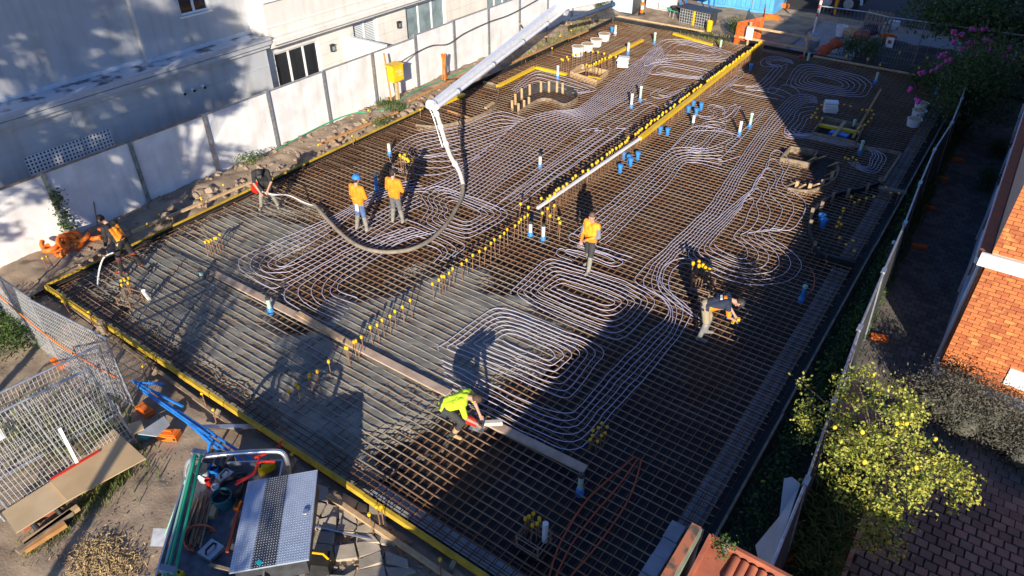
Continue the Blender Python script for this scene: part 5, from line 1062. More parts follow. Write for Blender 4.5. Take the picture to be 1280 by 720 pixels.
tag(b.build('tread_pattern', M('tread_metal', (.78, .82, .88), (.7, .75, .8), 5, .3, metal=.4), lid), kind='stuff')
p = at(382, 640, 1.04) - OT; b = MB(); b.lathe(p, [(.055, 0), (.05, .02), (.02, .025)], 14); lk = b.build('lock', m_alu, lid, smooth=True); 
b = MB(); p = at(324, 703, 1.02) - OT; b.box(p, (.09, .07, .012)); b.build('label_sticker', M('teal_tape', (.03, .50, .50), None, 5, .5), lid)
# long green pipes over the tray
for k, (a, c, m_, r) in enumerate([((246, 562), (205, 735), m_green, .026), ((252, 566), (214, 735), m_green, .026), ((241, 570), (203, 722), M('pale_green_pipe', (.30, .58, .46), (.24, .5, .38), 3, .4), .024), ((240, 590), (212, 680), m_red, .018), ((232, 600), (206, 670), M('mint_pipe', (.35, .62, .5), (.28, .52, .42), 3, .4), .014)]):
    z0, z1 = (1.27, 1.1) if k < 3 else ((1.0, .95) if k == 3 else (.8, .3)); b = MB(); b.tube([at(*a, z0), at(*c, z1)], r, 8); tag(b.build('long_pipe', m_, smooth=True), ['long green pipe on the tray rail, left of its twin', 'long green pipe on the tray rail, nearest the toolbox', 'long pale green pipe on the outer side of the tray rail', 'thin red rod lying along the green pipes', 'thin mint pipe slanting down beside the tray'][k], 'pipe')
b = MB(); b.box((0, 0, 0), (.2, .05, .05)); 
for px, py, z in ((249, 566, 1.26), (210, 712, 1.13)): q = MB(); q.box((0, 0, 0), (.26, .1, .09), rz=.4); tag(q.build('tape_wrap', M('grey_tape', (.22, .25, .3), None, 5, .6), loc=at(px, py, z)), 'grey tape wrap at the %s end of the green pipes' % ('far' if py < 600 else 'near'), 'tape')
# contents
def tub(px, py, z, r, h, m1, m2, lab, nm='bucket', cat='bucket', rz=0):
    o = thing(nm, lab, cat, at(px, py, z), rz); b = MB(); b.lathe((0, 0, 0), [(r * .82, 0), (r, h), (r * 1.06, h), (r * 1.06, h + .02), (r * .94, h + .02), (r * .8, .03)], 16); b.build('tub', m1, o, smooth=True); b = MB(); b.lathe((0, 0, h * .7), [(r * .92, 0), (.0, .02)], 12); b.build('contents', m2, o); return o
tub(281, 632, TZ, .17, .26, M('dark_teal_plastic', (.02, .12, .14), (.015, .09, .1), 5, .5), m_blk, 'dark teal bucket holding a black tool in the tray')
tub(293, 618, TZ, .20, .24, m_blk, m_dgrey, 'black bucket behind the teal bucket in the tray')
o = tub(256, 600, TZ, .11, .28, m_wpl, m_dgrey, 'white roll standing upright in the tray', 'roll', 'roll'); b = MB(); b.lathe((.0, 0, .28), [(.13, 0), (.13, .05)], 14); b.build('top', m_dgrey, o)
tub(270, 594, TZ, .09, .2, m_blues, m_dgrey, 'dark blue canister in the tray beside the white roll', 'canister', 'canister'); tub(271, 613, TZ, .07, .1, m_wpl, m_wpl, 'white tub with lid in the tray', 'small_tub', 'tub'); tub(262, 608, TZ, .05, .16, m_red, m_wpl, 'red can in the tray beside the white roll', 'can', 'can')
b = MB(); b.box((0, 0, .05), (.12, .24, .1)); tag(b.build('sheathed_trowel', m_timber, loc=at(268, 642, TZ), smooth=False), 'wooden handled trowel leaning on the teal bucket', 'trowel').rotation_euler.z = .6
for k in range(16):
    x0 = 240 + k * 1.45; p, q_ = at(x0 + 4, 618 + random.uniform(0, 12), TZ + .03 + .02 * (k % 4)), at(x0 - 12 + random.uniform(-1, 1), 672 + random.uniform(-8, 16), TZ + .03 + .02 * (k % 4))
    timber(nth(k) + ' from the left of the steel pegs bundled in the tray', p, q_, .03, .03, m_rust if k % 3 else m_oldtim, 'steel_peg', 'peg', 'pegs bundled in the tray')
for k in range(4):
    cc = at(250, 672, TZ + .06 + .02 * k); b = MB(); r = .24 + .02 * k; b.tube([cc + Vector((r * math.cos(j * .4), r * .8 * math.sin(j * .4), .02 * math.sin(j))) for j in range(3, 14)], .018, 6); tag(b.build('coiled_hose', m_orpipe if k % 2 else m_blk, smooth=True), '%s loop of %s hose coiled in the tray' % ('inner' if k < 2 else 'outer', 'orange' if k % 2 else 'black'), 'hose', 'orange hose coils in the tray' if k % 2 else 'black hose coils in the tray')
for k, (a, c, m_) in enumerate([((297, 640), (284, 690), m_orpipe), ((303, 640), (296, 700), m_rust), ((302, 660), (292, 712), m_galv), ((262, 706), (292, 714), m_oldtim)]): timber(['orange level lying beside the toolbox in the tray', 'rusty bar lying beside the toolbox in the tray', 'steel bar lying beside the toolbox in the tray', 'brown board across the near end of the tray'][k], at(*a, TZ + .1), at(*c, TZ + .1), .05, .05, m_, 'tool_bar', 'bar')
rf = thing('bolt_cutter', 'red bolt cutters lying over the end of the tray', 'bolt cutters', at(320, 590, 1.0)); O = Vector(rf.location)
for P_ in ([(352, 550), (346, 560), (330, 568), (318, 572)], [(344, 577), (330, 577), (322, 580), (317, 592), (294, 606)], [(324, 572), (318, 590), (306, 598), (296, 602)]): b = MB(); b.tube(crom([at(x, y, 1.12) - O for x, y in P_], 4), .022, 6); b.build('handle', m_red, rf, smooth=True)
b = MB(); b.box((0, 0, 0), (.16, .06, .04), rz=-.7); b.build('jaw', m_blk, rf)
for px, py, s_, m_, lab in [(334, 588, (.3, .14, .16), m_ycap, 'yellow and black power tool at the far end of the tray'), (275, 580, (.45, .3, .2), m_dgrey, 'dark toolbag at the far end of the tray'), (283, 600, (.25, .2, .15), m_alu, 'metal motor unit in the tray'), (303, 600, (.2, .15, .1), m_blk, 'black tool case in the tray'), (218, 718, (.35, .1, .1), m_ycap, 'yellow clamp at the near end of the tray'), (298, 634, (.16, .1, .08), m_orange, 'small orange tool beside the teal bucket'), (265, 690, (.3, .3, .08), m_alu, 'grey metal plate at the near end of the tray')]:
    o = thing('tool', lab, 'tool', at(px, py, TZ + .05), random.uniform(0, 3)); b = MB(); b.box((0, 0, s_[2] / 2), s_); b.build('housing', m_, o); b = MB(); b.tube([(-s_[0] * .35, 0, s_[2]), (-s_[0] * .25, 0, s_[2] + .07), (s_[0] * .25, 0, s_[2] + .07), (s_[0] * .35, 0, s_[2])], .02, 6); b.build('handle', m_blk, o, smooth=True)
o = thing('tool_bag', 'black tool bag on the broken concrete near the toolbox', 'tool bag', at(402, 712, -.25), .5); b = MB(); b.box((0, 0, .18), (.42, .3, .34)); b.build('bag', m_blk, o); b = MB(); b.tube([(-.2, 0, .3), (-.1, 0, .48), (.1, 0, .48), (.2, 0, .3)], .02, 6); b.build('handle', m_ycap, o, smooth=True)
b = MB(); b.box((0, 0, 0), (.42, .3, .05)); o = tag(b.build('shovel', m_galv, loc=at(206, 672, .0)), 'flat steel shovel blade leaning outside the tray', 'shovel'); o.rotation_euler = (.6, .3, .8)
timber('grey steel bar lying on the broken concrete', at(392, 658, -.15), at(470, 675, -.15), .03, .03, m_alu, 'steel_bar', 'bar')
# ================================================================== BROKEN CONCRETE
bc = sheet('broken_paving', [tuple(at(*p, -.26)[:2]) for p in [(385, 600), (425, 618), (560, 722), (330, 735), (345, 650)]], -.262, m_dirt)
random.seed(21)
m_slab = M('broken_concrete', (.46, .39, .30), (.33, .28, .21), 3, .9, bump=.35, obj=False)
gx_, gy_ = 5, 7; pts = {}
u0, u1, u2, u3 = at(392, 598, 0), at(478, 632, 0), at(520, 712, 0), at(330, 730, 0)
for i in range(gx_ + 1):
    for j in range(gy_ + 1):
        p = u0.lerp(u1, i / gx_).lerp(u3.lerp(u2, i / gx_), j / gy_); pts[i, j] = p + Vector((random.gauss(0, .045), random.gauss(0, .045), 0))
for i in range(gx_):
    for j in range(gy_):
        if random.random() < .18: continue
        q = [pts[i, j], pts[i + 1, j], pts[i + 1, j + 1], pts[i, j + 1]]
        if random.random() < .35: q.insert(1, q[0].lerp(q[1], .5) + Vector((random.gauss(0, .05), random.gauss(0, .05), 0)))
        c = sum(q, Vector()) / len(q); rel = [(p - c) * random.uniform(.86, .96) for p in q]
        b = MB(); b.prism([(p.x, p.y) for p in rel], -.05, .05); o = b.build('slab_fragment', m_slab, bc, loc=(c.x, c.y, -.24 + random.uniform(0, .05))); o.rotation_euler = (random.gauss(0, .09), random.gauss(0, .09), random.gauss(0, .1))
b = MB()
for i in range(1700):
    px, py = random.gauss(128, 20), random.gauss(704, 15); p = at(px, py, -.25)
    b.box(p + Vector((0, 0, random.uniform(0, .06))), (random.uniform(.02, .10), .014, .005), rz=random.uniform(0, 3), rx=random.gauss(0, .4), ry=random.gauss(0, .4))
tag(b.build('wood_chips', M('wood_chip', (.55, .40, .20), (.36, .24, .11), 9, .9, obj=False)), kind='stuff')
b = MB()
for i in range(260):
    px, py = random.uniform(90, 330), random.uniform(560, 720); p = at(px, py, -.24)
    s_ = random.uniform(.006, .018); b.box(p, (s_ * 1.5, s_, s_ * .7), rz=random.uniform(0, 3))
for i in range(700):
    px, py = random.uniform(330, 600), random.uniform(600, 720); p = at(px, py, -.24)
    if p.y > 5.3: continue
    s_ = random.uniform(.01, .05); b.box(p, (s_ * 1.5, s_, s_ * .7), rz=random.uniform(0, 3), rx=random.gauss(0, .3))
tag(b.build('gravel', m_dirt), kind='stuff')
def blades(n, f, h, w_=.02, mat=None, name='grass', droop=.5):
    b = MB(); v = []; fc = []
    for i in range(n):
        p = Vector(f()); a = random.uniform(0, 6.28); hh = h * random.uniform(.5, 1.3); d = Vector((math.cos(a), math.sin(a), 0)); s_ = Vector((-d.y, d.x, 0)) * w_ * random.uniform(.6, 1.3); o = len(v)
        m_ = p + d * hh * droop * .35 + Vector((0, 0, hh * .7)); t = p + d * hh * droop + Vector((0, 0, hh * .85))
        v += [p - s_, p + s_, m_ - s_ * .8, m_ + s_ * .8, t]; fc += [(o, o + 1, o + 3, o + 2), (o + 2, o + 3, o + 4)]
    b.add(v, fc); return tag(b.build(name, mat), kind='stuff')
def strip_pts(A, B, wd, z=-.26):
    a, c = at(*A, z), at(*B, z)
    return lambda: a.lerp(c, random.random()) + Vector((random.gauss(0, wd), random.gauss(0, wd), 0))
blades(1500, strip_pts((40, 690), (150, 596), .16), .09, .008, m_grass); blades(700, strip_pts((0, 520), (110, 560), .5), .22, .012, m_grass); blades(500, strip_pts((120, 500), (165, 600), .3), .18, .012, m_leafg)
blades(600, strip_pts((480, 130), (500, 135), .25, 0), .15, .012, m_leafg); blades(500, strip_pts((690, 55), (740, 25), .35, 0), .14, .015, m_grass); blades(700, strip_pts((845, 38), (905, 55), .4, -.1), .2, .02, m_grass); blades(300, strip_pts((640, 78), (690, 52), .3, 0), .12, .012, m_grass)
# ================================================================== PLANTS
def bush(label, c, rx, ry, rz, n, size, mat, cat='shrub', name='shrub', stems=6, clump=14, grp=None, core=None):
    c = Vector(c); o = thing(name, label, cat, c, 0, grp); cs = []
    for k in range(clump):
        a = random.uniform(0, 6.28); e = random.uniform(-.2, 1); r = random.uniform(.45, .9); cs.append(Vector((rx * r * math.cos(a) * math.cos(e), ry * r * math.sin(a) * math.cos(e), rz * (.55 + .5 * r * math.sin(e)))))
    def f():
        q = random.choice(cs); s_ = .28; return (q.x + random.gauss(0, rx * s_), q.y + random.gauss(0, ry * s_), max(.02, q.z + random.gauss(0, rz * .22)))
    tag(leaves(n, f, size).build('foliage', mat, o), kind='stuff'); b = MB()
    if core:
        q2 = MB()
        for q in cs: q2.ball((q.x * .9, q.y * .9, q.z * .8), min(rx, ry) * .36, 8, 6)
        tag(q2.build('inner_fill', core, o, smooth=True), kind='stuff')  # solid balls added inside the clumps to block the view through the leaves
    for q in cs[:stems]: b.tube([(0, 0, -.1), q * .5 + Vector((0, 0, .05)), q], [.03, .02, .008], 5)
    b.build('stems', m_bark, o, smooth=True); return o
bush('sunlit green shrub behind the upright mesh fence at the left edge', at(5, 432, -.3), 1.0, .9, .7, 3600, .075, m_leafg)
# climbing plant on the fence post
b = leaves(320, lambda: (FX + .16 + random.random() * .12, 7.15 + random.gauss(0, .12), random.uniform(.0, 1.5)), .11); tag(b.build('ivy', m_leafd), 'dark ivy climbing the second white fence post', 'ivy')
bush('weedy tuft at the foot of the white fence beside a steel post', at(312, 205, 0), .25, .5, .35, 400, .07, m_leafg); bush('low weeds in the rubble below the yellow power box', at(480, 155, 0), .3, .5, .25, 420, .06, m_leafg)
# lemon tree
lt = thing('lemon_tree', 'lemon tree with yellow green leaves leaning over the dark fence', 'tree', (.30, 11.3, GZ)); TO = Vector(lt.location)
def lp(px, py, z): return at(px, py, z) - TO
anch = [lp(*q) for q in [(1005, 480, 2.0), (1012, 505, 1.9), (1010, 530, 1.8), (1030, 515, 2.2), (1050, 480, 2.3), (1070, 470, 2.5), (1090, 475, 2.4), (1100, 490, 2.6), (1075, 505, 2.6), (1055, 530, 2.4), (1045, 560, 2.2), (1085, 540, 2.8), (1110, 520, 2.8), (1115, 545, 2.8), (1130, 530, 2.6), (1145, 545, 2.5), (1130, 565, 2.6), (1100, 570, 2.7), (1075, 580, 2.4), (1120, 595, 2.5), (1150, 585, 2.3), (1165, 560, 2.2), (1185, 570, 2.0), (1205, 590, 1.9), (1215, 600, 1.8), (1190, 600, 2.0), (1165, 605, 2.1), (1140, 620, 2.1), (1110, 625, 2.1), (1095, 640, 1.9), (1115, 655, 1.8), (1085, 610, 2.2), (1060, 600, 2.1), (1135, 500, 2.3), (1150, 520, 2.2), (1098, 672, 1.4), (1040, 580, 1.9), (1170, 580, 2.2), (1125, 480, 2.2), (1065, 555, 2.6)]]
cores = [a + Vector((random.gauss(0, .12), random.gauss(0, .12), -random.uniform(.2, .7))) for a in anch[8:34]]
extra = []
for _ in range(90):
    a_ = random.choice(anch); c_ = min((q for q in anch if q is not a_), key=lambda q: (q - a_).length + random.random() * .5); extra.append(a_.lerp(c_, random.random()) + Vector((random.gauss(0, .08), random.gauss(0, .08), random.uniform(-.45, .1))))
allc = anch + cores + extra
def lf_():
    q = random.choice(allc); return (q.x + random.gauss(0, .085), q.y + random.gauss(0, .085), q.z + random.gauss(0, .075))
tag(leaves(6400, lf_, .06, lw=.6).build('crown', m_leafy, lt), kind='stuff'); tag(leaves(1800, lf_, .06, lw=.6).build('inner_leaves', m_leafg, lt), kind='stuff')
b = MB(); tops = [Vector((random.gauss(0, .5), random.gauss(0, .6), 1.5)) for _ in range(5)]; fork = Vector((.08, .05, .75))
b.tube([(0, 0, -.1), (.03, 0, .35), fork], [.085, .07, .06], 8); b.build('trunk', m_bark, lt, smooth=True)
b = MB()
for k, a in enumerate(anch):
    m_ = fork.lerp(a, .5) + Vector((0, 0, .12)); b.tube(crom([fork, m_, a], 3), [.035, .03, .026, .02, .015, .012, .007], 5)
b.build('branches', m_bark, lt, smooth=True)
lm = MB(); lm.lathe((0, 0, 0), [(.0, -.05), (.022, -.038), (.036, -.012), (.036, .012), (.022, .036), (.0, .05)], 8); l0 = None
for k in range(16):
    q = random.choice(anch); p = (q.x + random.gauss(0, .15), q.y + random.gauss(0, .15), q.z + random.uniform(-.12, .12))
    if l0 is None: l0 = lm.build('lemon', M('lemon_skin', (.78, .60, .05), (.70, .52, .04), 6, .4), lt, smooth=True); o = l0
    else: o = l0.copy(); COL.objects.link(o); o.parent = lt
    o.location = p; o.rotation_euler = (random.gauss(0, .5), random.gauss(0, .5), 0)
bush('grey green clipped hedge at the foot of the sunlit brick wall', (1.55, 14.2, GZ), .95, .62, 1.0, 13000, .06, m_leafs, 'hedge', 'hedge', clump=34, core=m_leafs)
bush('right end of the grey green hedge by the paving corner', (3.0, 13.95, GZ), .85, .6, .85, 12000, .05, m_leafs, 'hedge', 'hedge', clump=28, core=m_leafs)
for y, r, lab in ((26.5, .35, 'round dark potted bush against the brick house'), (29.5, .3, 'farther small dark bush against the brick house')): bush(lab, (.55, y, GZ), r, r * 1.2, r * 2.2, 1100, .07, m_leafd)
blades(900, lambda: (random.uniform(-.35, .45), random.uniform(8.6, 12.6), -.25), .42, .016, m_leafd, 'strappy_plants', .7)
blades(500, lambda: (random.uniform(-.3, .45), random.uniform(8.6, 12.8), -.25), .36, .018, m_leafg, 'strappy_plants', .8)
blades(3200, lambda: (random.uniform(-1.42, -.72 + .35 * (1 if 0 else 0)), random.uniform(5.5, 31), -.24), .26, .012, m_leafd, 'weeds', .7)
tag(leaves(5200, lambda: (random.gauss(-1.12, .16), random.uniform(6.5, 31), -.2 + abs(random.gauss(0, .14))), .08).build('ground_cover', m_leafd), kind='stuff')
tag(leaves(900, lambda: (random.gauss(-1.05, .13), random.choice([13.5, 15.5, 16.5, 19.5, 24.5]) + random.gauss(0, .6), -.05 + abs(random.gauss(0, .16))), .09).build('ground_cover', m_leafg), kind='stuff')
tag(leaves(2600, lambda: (random.gauss(-1.08, .16), random.uniform(9, 31), -.12 + abs(random.gauss(0, .16))), .085).build('ground_cover', m_leafg), kind='stuff')
for fk, (px, py) in enumerate(((1022, 453), (1020, 462), (953, 602), (1000, 600))): 
    b = MB(); b.ball(at(px, py, -.05), .035, 6, 4); b.ball(at(px + 2, py, -.05), .03, 6, 4); tag(b.build('fallen_lemon', _mats['lemon_skin'], smooth=True), nth(fk) + ' fallen lemon in the weeds, counting from the far end of the fence', 'lemon', 'fallen lemons in the weeds')
# far right flowering shrub and trees
rh = bush('tall dark shrub with pink flowers at the far right corner of the slab', at(1205, 165, -.3), 1.5, 1.6, 3.0, 9000, .13, m_leafd, 'flowering shrub', 'flowering_shrub', 12, 34)
for px, py in [(1195, 40), (1204, 42), (1216, 37), (1230, 36), (1192, 52), (1206, 55), (1220, 54), (1232, 50), (1240, 52), (1180, 67), (1218, 68), (1227, 70), (1238, 63), (1260, 60), (1255, 68), (1175, 82), (1155, 90), (1168, 88), (1238, 100), (1188, 75), (1262, 73), (1243, 104), (1138, 111), (1146, 126), (1206, 60)]:
    p = at(px, py, 2.3 if py < 80 else 1.4); p = p + Vector((0, -.1, 0)); b = MB()
    for k in range(5): b.ball(p - Vector(rh.location) + Vector((random.gauss(0, .06), random.gauss(0, .06), random.gauss(0, .04))), .075, 6, 4)
    b.build('flower', M('pink_petal', (.72, .09, .40), (.60, .05, .30), 6, .6), rh, smooth=True)
bush('low dark bush at the right slab corner behind the white buckets', at(1155, 112, -.2), .6, .9, .9, 1800, .11, m_leafd)
bush('dark bush behind the far right temporary fence by the orange barrier', at(1075, 72, -.2), .9, .7, .8, 1500, .12, m_leafd)
def tree(label, c, th, crown, n, size, mat, tr=.16, name='leafy_tree', cat='tree', grp=None, flat=0):
    c = Vector(c); o = thing(name, label, cat, c, 0, grp); cs = []
    for k in range(int(crown[3])):
        a = random.uniform(0, 6.28); e = random.uniform(-1.2, 1.4); r = random.uniform(.3, 1.) ** .6; cs.append(Vector((crown[0] * r * math.cos(a) * math.cos(e), crown[1] * r * math.sin(a) * math.cos(e), th + crown[2] * (1 + r * math.sin(e)))))
    def f():
        q = random.choice(cs)
        while q.z < th + crown[2] * .75 and random.random() < flat: q = random.choice(cs)
        return (q.x + random.gauss(0, crown[4]), q.y + random.gauss(0, crown[4]), q.z + random.gauss(0, crown[4] * .7))
    tag(leaves(n, f, size).build('crown', mat, o), kind='stuff')
    b = MB(); b.tube([(0, 0, -.3), (.05, .03, th * .6), (.0, 0, th + crown[2] * .5)], [tr, tr * .8, tr * .5], 8); b.build('trunk', m_bark, o, smooth=True)
    b = MB()
    for q in cs: b.tube([(0, 0, th * .8), Vector((0, 0, th)).lerp(q, .55) + Vector((0, 0, .2)), q], [tr * .4, tr * .22, .015], 4)
    b.build('limbs', m_bark, o, smooth=True); return o
tree('dark leafy tree at the top right beyond the flowering shrub', tuple(at(1235, 6, 2.6).xy) + (GZ,), 1.0, (3.4, 2.6, 2.0, 40, .5), 9000, .22, m_leafd)
tree('second dark leafy tree at the top right edge, nearer the driveway', (3.4, 36.0, GZ), 1.4, (2.2, 2.2, 1.7, 22, .5), 4200, .2, m_leafd)
# ================================================================== RIGHT FENCE with shade cloth
rf = thing('shade_cloth_fence', 'temporary fence hung with dark shade cloth between planting strip and driveway', 'fence', (-.7, 8, GZ)); O = Vector(rf.location)
base = [(-.30, 7.0), (-.36, 8.9), (-.50, 11.0), (-.66, 13.5), (-.74, 16.0), (-.80, 18.6), (-.92, 21.2), (-1.0, 23.8), (-.92, 26.4), (-1.0, 29.0), (-1.15, 31.6)]
FH = 2.05; m_cloth = M('shade_cloth', (.035, .037, .042), (.055, .057, .062), 3, .9, bump=.2, obj=False, trans=.08)
for k in range(len(base) - 1):
    a, c = Vector((*base[k], GZ)), Vector((*base[k + 1], GZ)); lean = Vector((-.12, 0, FH))
    b = MB(); v = []; f = []; n = 12; m_ = 8
    for j in range(m_ + 1):
        for i in range(n + 1):
            t, u = i / n, j / m_; p = a.lerp(c, t) + lean * (.03 + .95 * u); p.x += .025 * math.sin(t * 9 + k) * (1 - u) + .015 * math.sin(t * 23 + u * 5 + k); v.append(p - O)
    for j in range(m_):
        for i in range(n): q = j * (n + 1) + i; f.append((q, q + 1, q + n + 2, q + n + 1))
    b.add(v, f); b.build('shade_cloth', m_cloth, rf, smooth=True)
    b = MB(); b.tube([a + lean - O, c + lean - O], .024, 8); b.build('top_rail', m_galv, rf, smooth=True)
    for p in (a, c): b = MB(); q = p + (c - a).normalized() * (.05 if p is a else -.05); b.tube([q - O, q + lean - O], .024, 8); b.build('post', m_galv, rf, smooth=True)
    b = MB(); b.box(c + lean - O, (.09, .22, .07)); b.build('clamp', m_galv, rf)
m_dullo = M('faded_orange_plastic', (.66, .15, .02), (.5, .10, .015), 5, .6)
for k, (px, py) in enumerate([(1098, 425), (1148, 311), (1195, 202), (1040, 591), (982, 700), (1158, 262), (1176, 226)]): foot_block(at(px, py, GZ + .02), 'orange block at the foot of the dark fence, %s' % ['in the sunlit gap', 'midway along the shaded driveway', 'at the far end by the shrubs', 'under the lemon tree', 'at the near bottom edge', 'just beyond the midway block', 'second from the far end'][k], rz=.2, mat=m_dullo).rotation_euler.z = .25
pc = [at(944, 682, .9), at(976, 650, 1.3), at(980, 598, 1.72), at(990, 596, 1.74), at(1000, 604, 1.7), at(985, 650, 1.6), at(962, 712, 1.4), at(948, 700, 1.0)]
C = sum(pc, Vector()) / len(pc); b = MB(); n = len(pc); v = [p - C for p in pc] + [p - C + Vector((.012, .0, -.012)) for p in pc] + [Vector((0, 0, .06)), Vector((.012, 0, .048))]
b.add(v, [(i, (i + 1) % n, 2 * n) for i in range(n)] + [(n + (i + 1) % n, n + i, 2 * n + 1) for i in range(n)] + [(i, n + i, n + (i + 1) % n, (i + 1) % n) for i in range(n)])
tag(b.build('loose_sheet', M('pale_tarp', (.52, .51, .49), (.42, .41, .40), 2, .6), loc=C), 'loose pale sheet hanging over the near end of the dark fence', 'tarp')
# ================================================================== LOW TILED BUILDING at the bottom edge, whose roof shades the slab and the driveway
RZ = 2.92
rr = thing('tiled_outbuilding', 'low outbuilding with a terracotta tiled roof at the bottom edge', 'outbuilding', (-1.16, 6.12, RZ)); O = Vector(rr.location); SL = math.tan(R_(9))
def dn(y): return y * SL
b = MB(); zb = -RZ + GZ; zt = dn(-9) - .14; b.add([(.02, -9, zb), (10, -9, zb), (10, -.06, zb), (.02, -.06, zb), (.02, -9, zt), (10, -9, zt), (10, -.06, -.15), (.02, -.06, -.15)], [(3, 2, 1, 0), (4, 5, 6, 7), (0, 1, 5, 4), (1, 2, 6, 5), (2, 3, 7, 6), (3, 0, 4, 7)]); b.build('wall', m_brick, rr)
b = MB(); b.beam((.0, 0.0, .0), (.0, -8, dn(-8)), .05, .16); b.beam((.17, -.02, -.05), (.17, -8, dn(-8) - .05), .3, .02); b.build('trough_flashing', m_terra, rr)
b = MB(); b.beam((.0, .0, -.03), (10, .0, -.03), .05, .18); b.build('barge_board', m_terra, rr)
tm = None; tiles = []
for i in range(80):
    for j in range(22): tiles.append((i, j))
tiles.sort(key=lambda t: t[0] * .115 + t[1] * .36)
def tile_v():
    v = []; f = []; N = 8
    for s_ in (0, 1):
        for e in (0, 1):
            for k in range(N + 1): a = math.pi * k / N; r = .055 - .012 * e; v.append((math.cos(a) * r, -.37 * s_, math.sin(a) * r * 1.0 + .015 * s_))
    for k in range(N): f += [(k, k + 1, 2 * N + 2 + k + 1, 2 * N + 2 + k), (N + 1 + k + 1, N + 1 + k, 3 * N + 3 + k, 3 * N + 3 + k + 1), (k + 1, k, N + 1 + k, N + 1 + k + 1), (2 * N + 2 + k, 2 * N + 2 + k + 1, 3 * N + 3 + k + 1, 3 * N + 3 + k)]
    return v, f
tv, tf = tile_v()
for i, j in tiles[:150]:
    y = -.06 - j * .36
    if tm is None: b = MB(); b.add(tv, tf); tm = b.build('roof_tile', m_terra, rr, smooth=True); o = tm
    else: o = tm.copy(); COL.objects.link(o); o.parent = rr
    o.location = (.385 + i * .115, y, dn(y) - .05 + .006 * random.random()); o.rotation_euler = (R_(9) + random.gauss(0, .015), 0, random.gauss(0, .02))
b = MB(); mt = Matrix.Rotation(R_(9), 3, 'X')
for i, j in tiles[150:]:
    y = -.06 - j * .36; c = Vector((.385 + i * .115, y, dn(y) - .05)); b.add([c + mt @ Vector(p) for p in tv], tf)
tag(b.build('roof_tiling', m_terra, rr), kind='stuff')
b = MB(); b.add([(.32, 0, -.07), (10, 0, -.07), (10, -9, dn(-9) - .07), (.32, -9, dn(-9) - .07)], [(3, 2, 1, 0)]); b.build('tile_bed', m_terra, rr)
bush('small succulent weed growing on the tiled roof edge', at(906, 687, RZ), .13, .2, .1, 260, .045, m_leafg)
pr_ = thing('parapet_wall', 'brick parapet wall with mossy orange coping beside the tiled roof', 'wall', at(871, 656, RZ + .02)); O = Vector(pr_.location)
b = MB(); b.span((-.06, -9, -RZ + GZ), (.09, -.02, -.1)); b.build('wall', m_blind, pr_)
b = MB(); b.beam((0, .0, -.05), (0, -9, -.05), .13, .10); b.build('coping', M('mossy_terracotta', (.50, .17, .08), (.10, .09, .07), 4.5, .9, lo=.48, hi=.62), pr_)
b = MB(); b.beam((.085, -.0, -.13), (.085, -9, -.13), .04, .2); b.build('green_edge', M('mossy_render', (.30, .35, .24), (.22, .26, .17), 4, .9), pr_)
bw = thing('block_footing', 'grey limestone block edge between the mesh and the mossy parapet', 'block wall', at(850, 655, .1)); O = Vector(bw.location)
for k in range(9): b = MB(); b.box((random.gauss(0, .01), -.2 - k * .42, -.12 + random.gauss(0, .008)), (.26, .40, .26)); b.build('block', m_blind, bw)
# ================================================================== FAR END: yard, street
cont = thing('site_container', 'sky blue ribbed shipping container at the far end of the yard', 'container', (-14.0, 43.4, -.25)); m_cb = M('container_blue', (.12, .42, .72), (.09, .34, .62), 1.5, .5, obj=False)
b = MB(); b.span((-2.9, 0, .15), (1.6, 2.4, 2.6)); b.build('body', m_cb, cont)
b = MB(); x = -2.8
while x < 1.5: b.span((x, -.05, .2), (x + .14, -.002, 2.5)); x += .28
b.build('corrugation', m_cb, cont)
b = MB(); b.span((-2.95, -.08, .0), (1.65, 2.45, .148)); b.build('bottom_rail', m_cb, cont); b = MB(); b.span((-2.95, -.08, 2.603), (1.65, 2.45, 2.7)); b.build('top_rail', m_cb, cont)
for x in (-1.2, 0.4): b = MB(); b.tube([(x, -.09, .2), (x, -.09, 2.5)], .025, 8); b.build('lock_bar', m_galv, cont, smooth=True)
toi = thing('portable_toilet', 'pale blue portable toilet at the far left of the yard', 'toilet', at(780, 17, -.2) + Vector((-.1, .4, 0)), .1)
b = MB(); b.span((-.6, -.6, .12), (.6, .6, 2.2)); b.build('cabin', M('pale_blue_plastic', (.48, .64, .74), (.42, .58, .68), 3, .5), toi); b = MB(); b.span((-.45, -.63, .15), (.45, -.603, 2.05)); d_ = b.build('door', M('pale_blue_door', (.52, .68, .78), None, 3, .5), toi); b = MB(); b.box((.35, -.645, 1.1), (.06, .03, .2)); b.build('handle', m_dgrey, d_); b = MB(); b.span((-.66, -.66, 0), (.66, .66, .118)); b.build('skid', m_dgrey, toi); b = MB(); b.span((.603, -.6, .12), (.63, .6, 2.2)); b.build('side_panel', m_dgrey, toi)
box = thing('white_cabinet', 'white box cabinet beside the striped post at the far end', 'cabinet', at(815, 12, -.2) + Vector((.3, .6, 0))); b = MB(); b.span((-.8, -.4, 0), (.8, .4, 1.4)); b.build('body', m_white, box); b = MB(); b.span((-.02, -.42, .1), (.02, -.403, 1.3)); b.build('door_gap', m_dgrey, box)
cone_ = thing('striped_bollard', 'orange and white striped traffic bollard in front of the white cabinet', 'bollard', at(802, 18, -.2)); 
for k in range(5): b = MB(); b.lathe((0, 0, .1 + k * .2), [(.10 - k * .008, 0), (.095 - k * .008, .2)], 12); b.build('stripe', m_orange if k % 2 == 0 else m_wpl, cone_, smooth=True)
b = MB(); b.lathe((0, 0, 0), [(.2, 0), (.18, .1)], 12); b.build('base', m_blk, cone_)
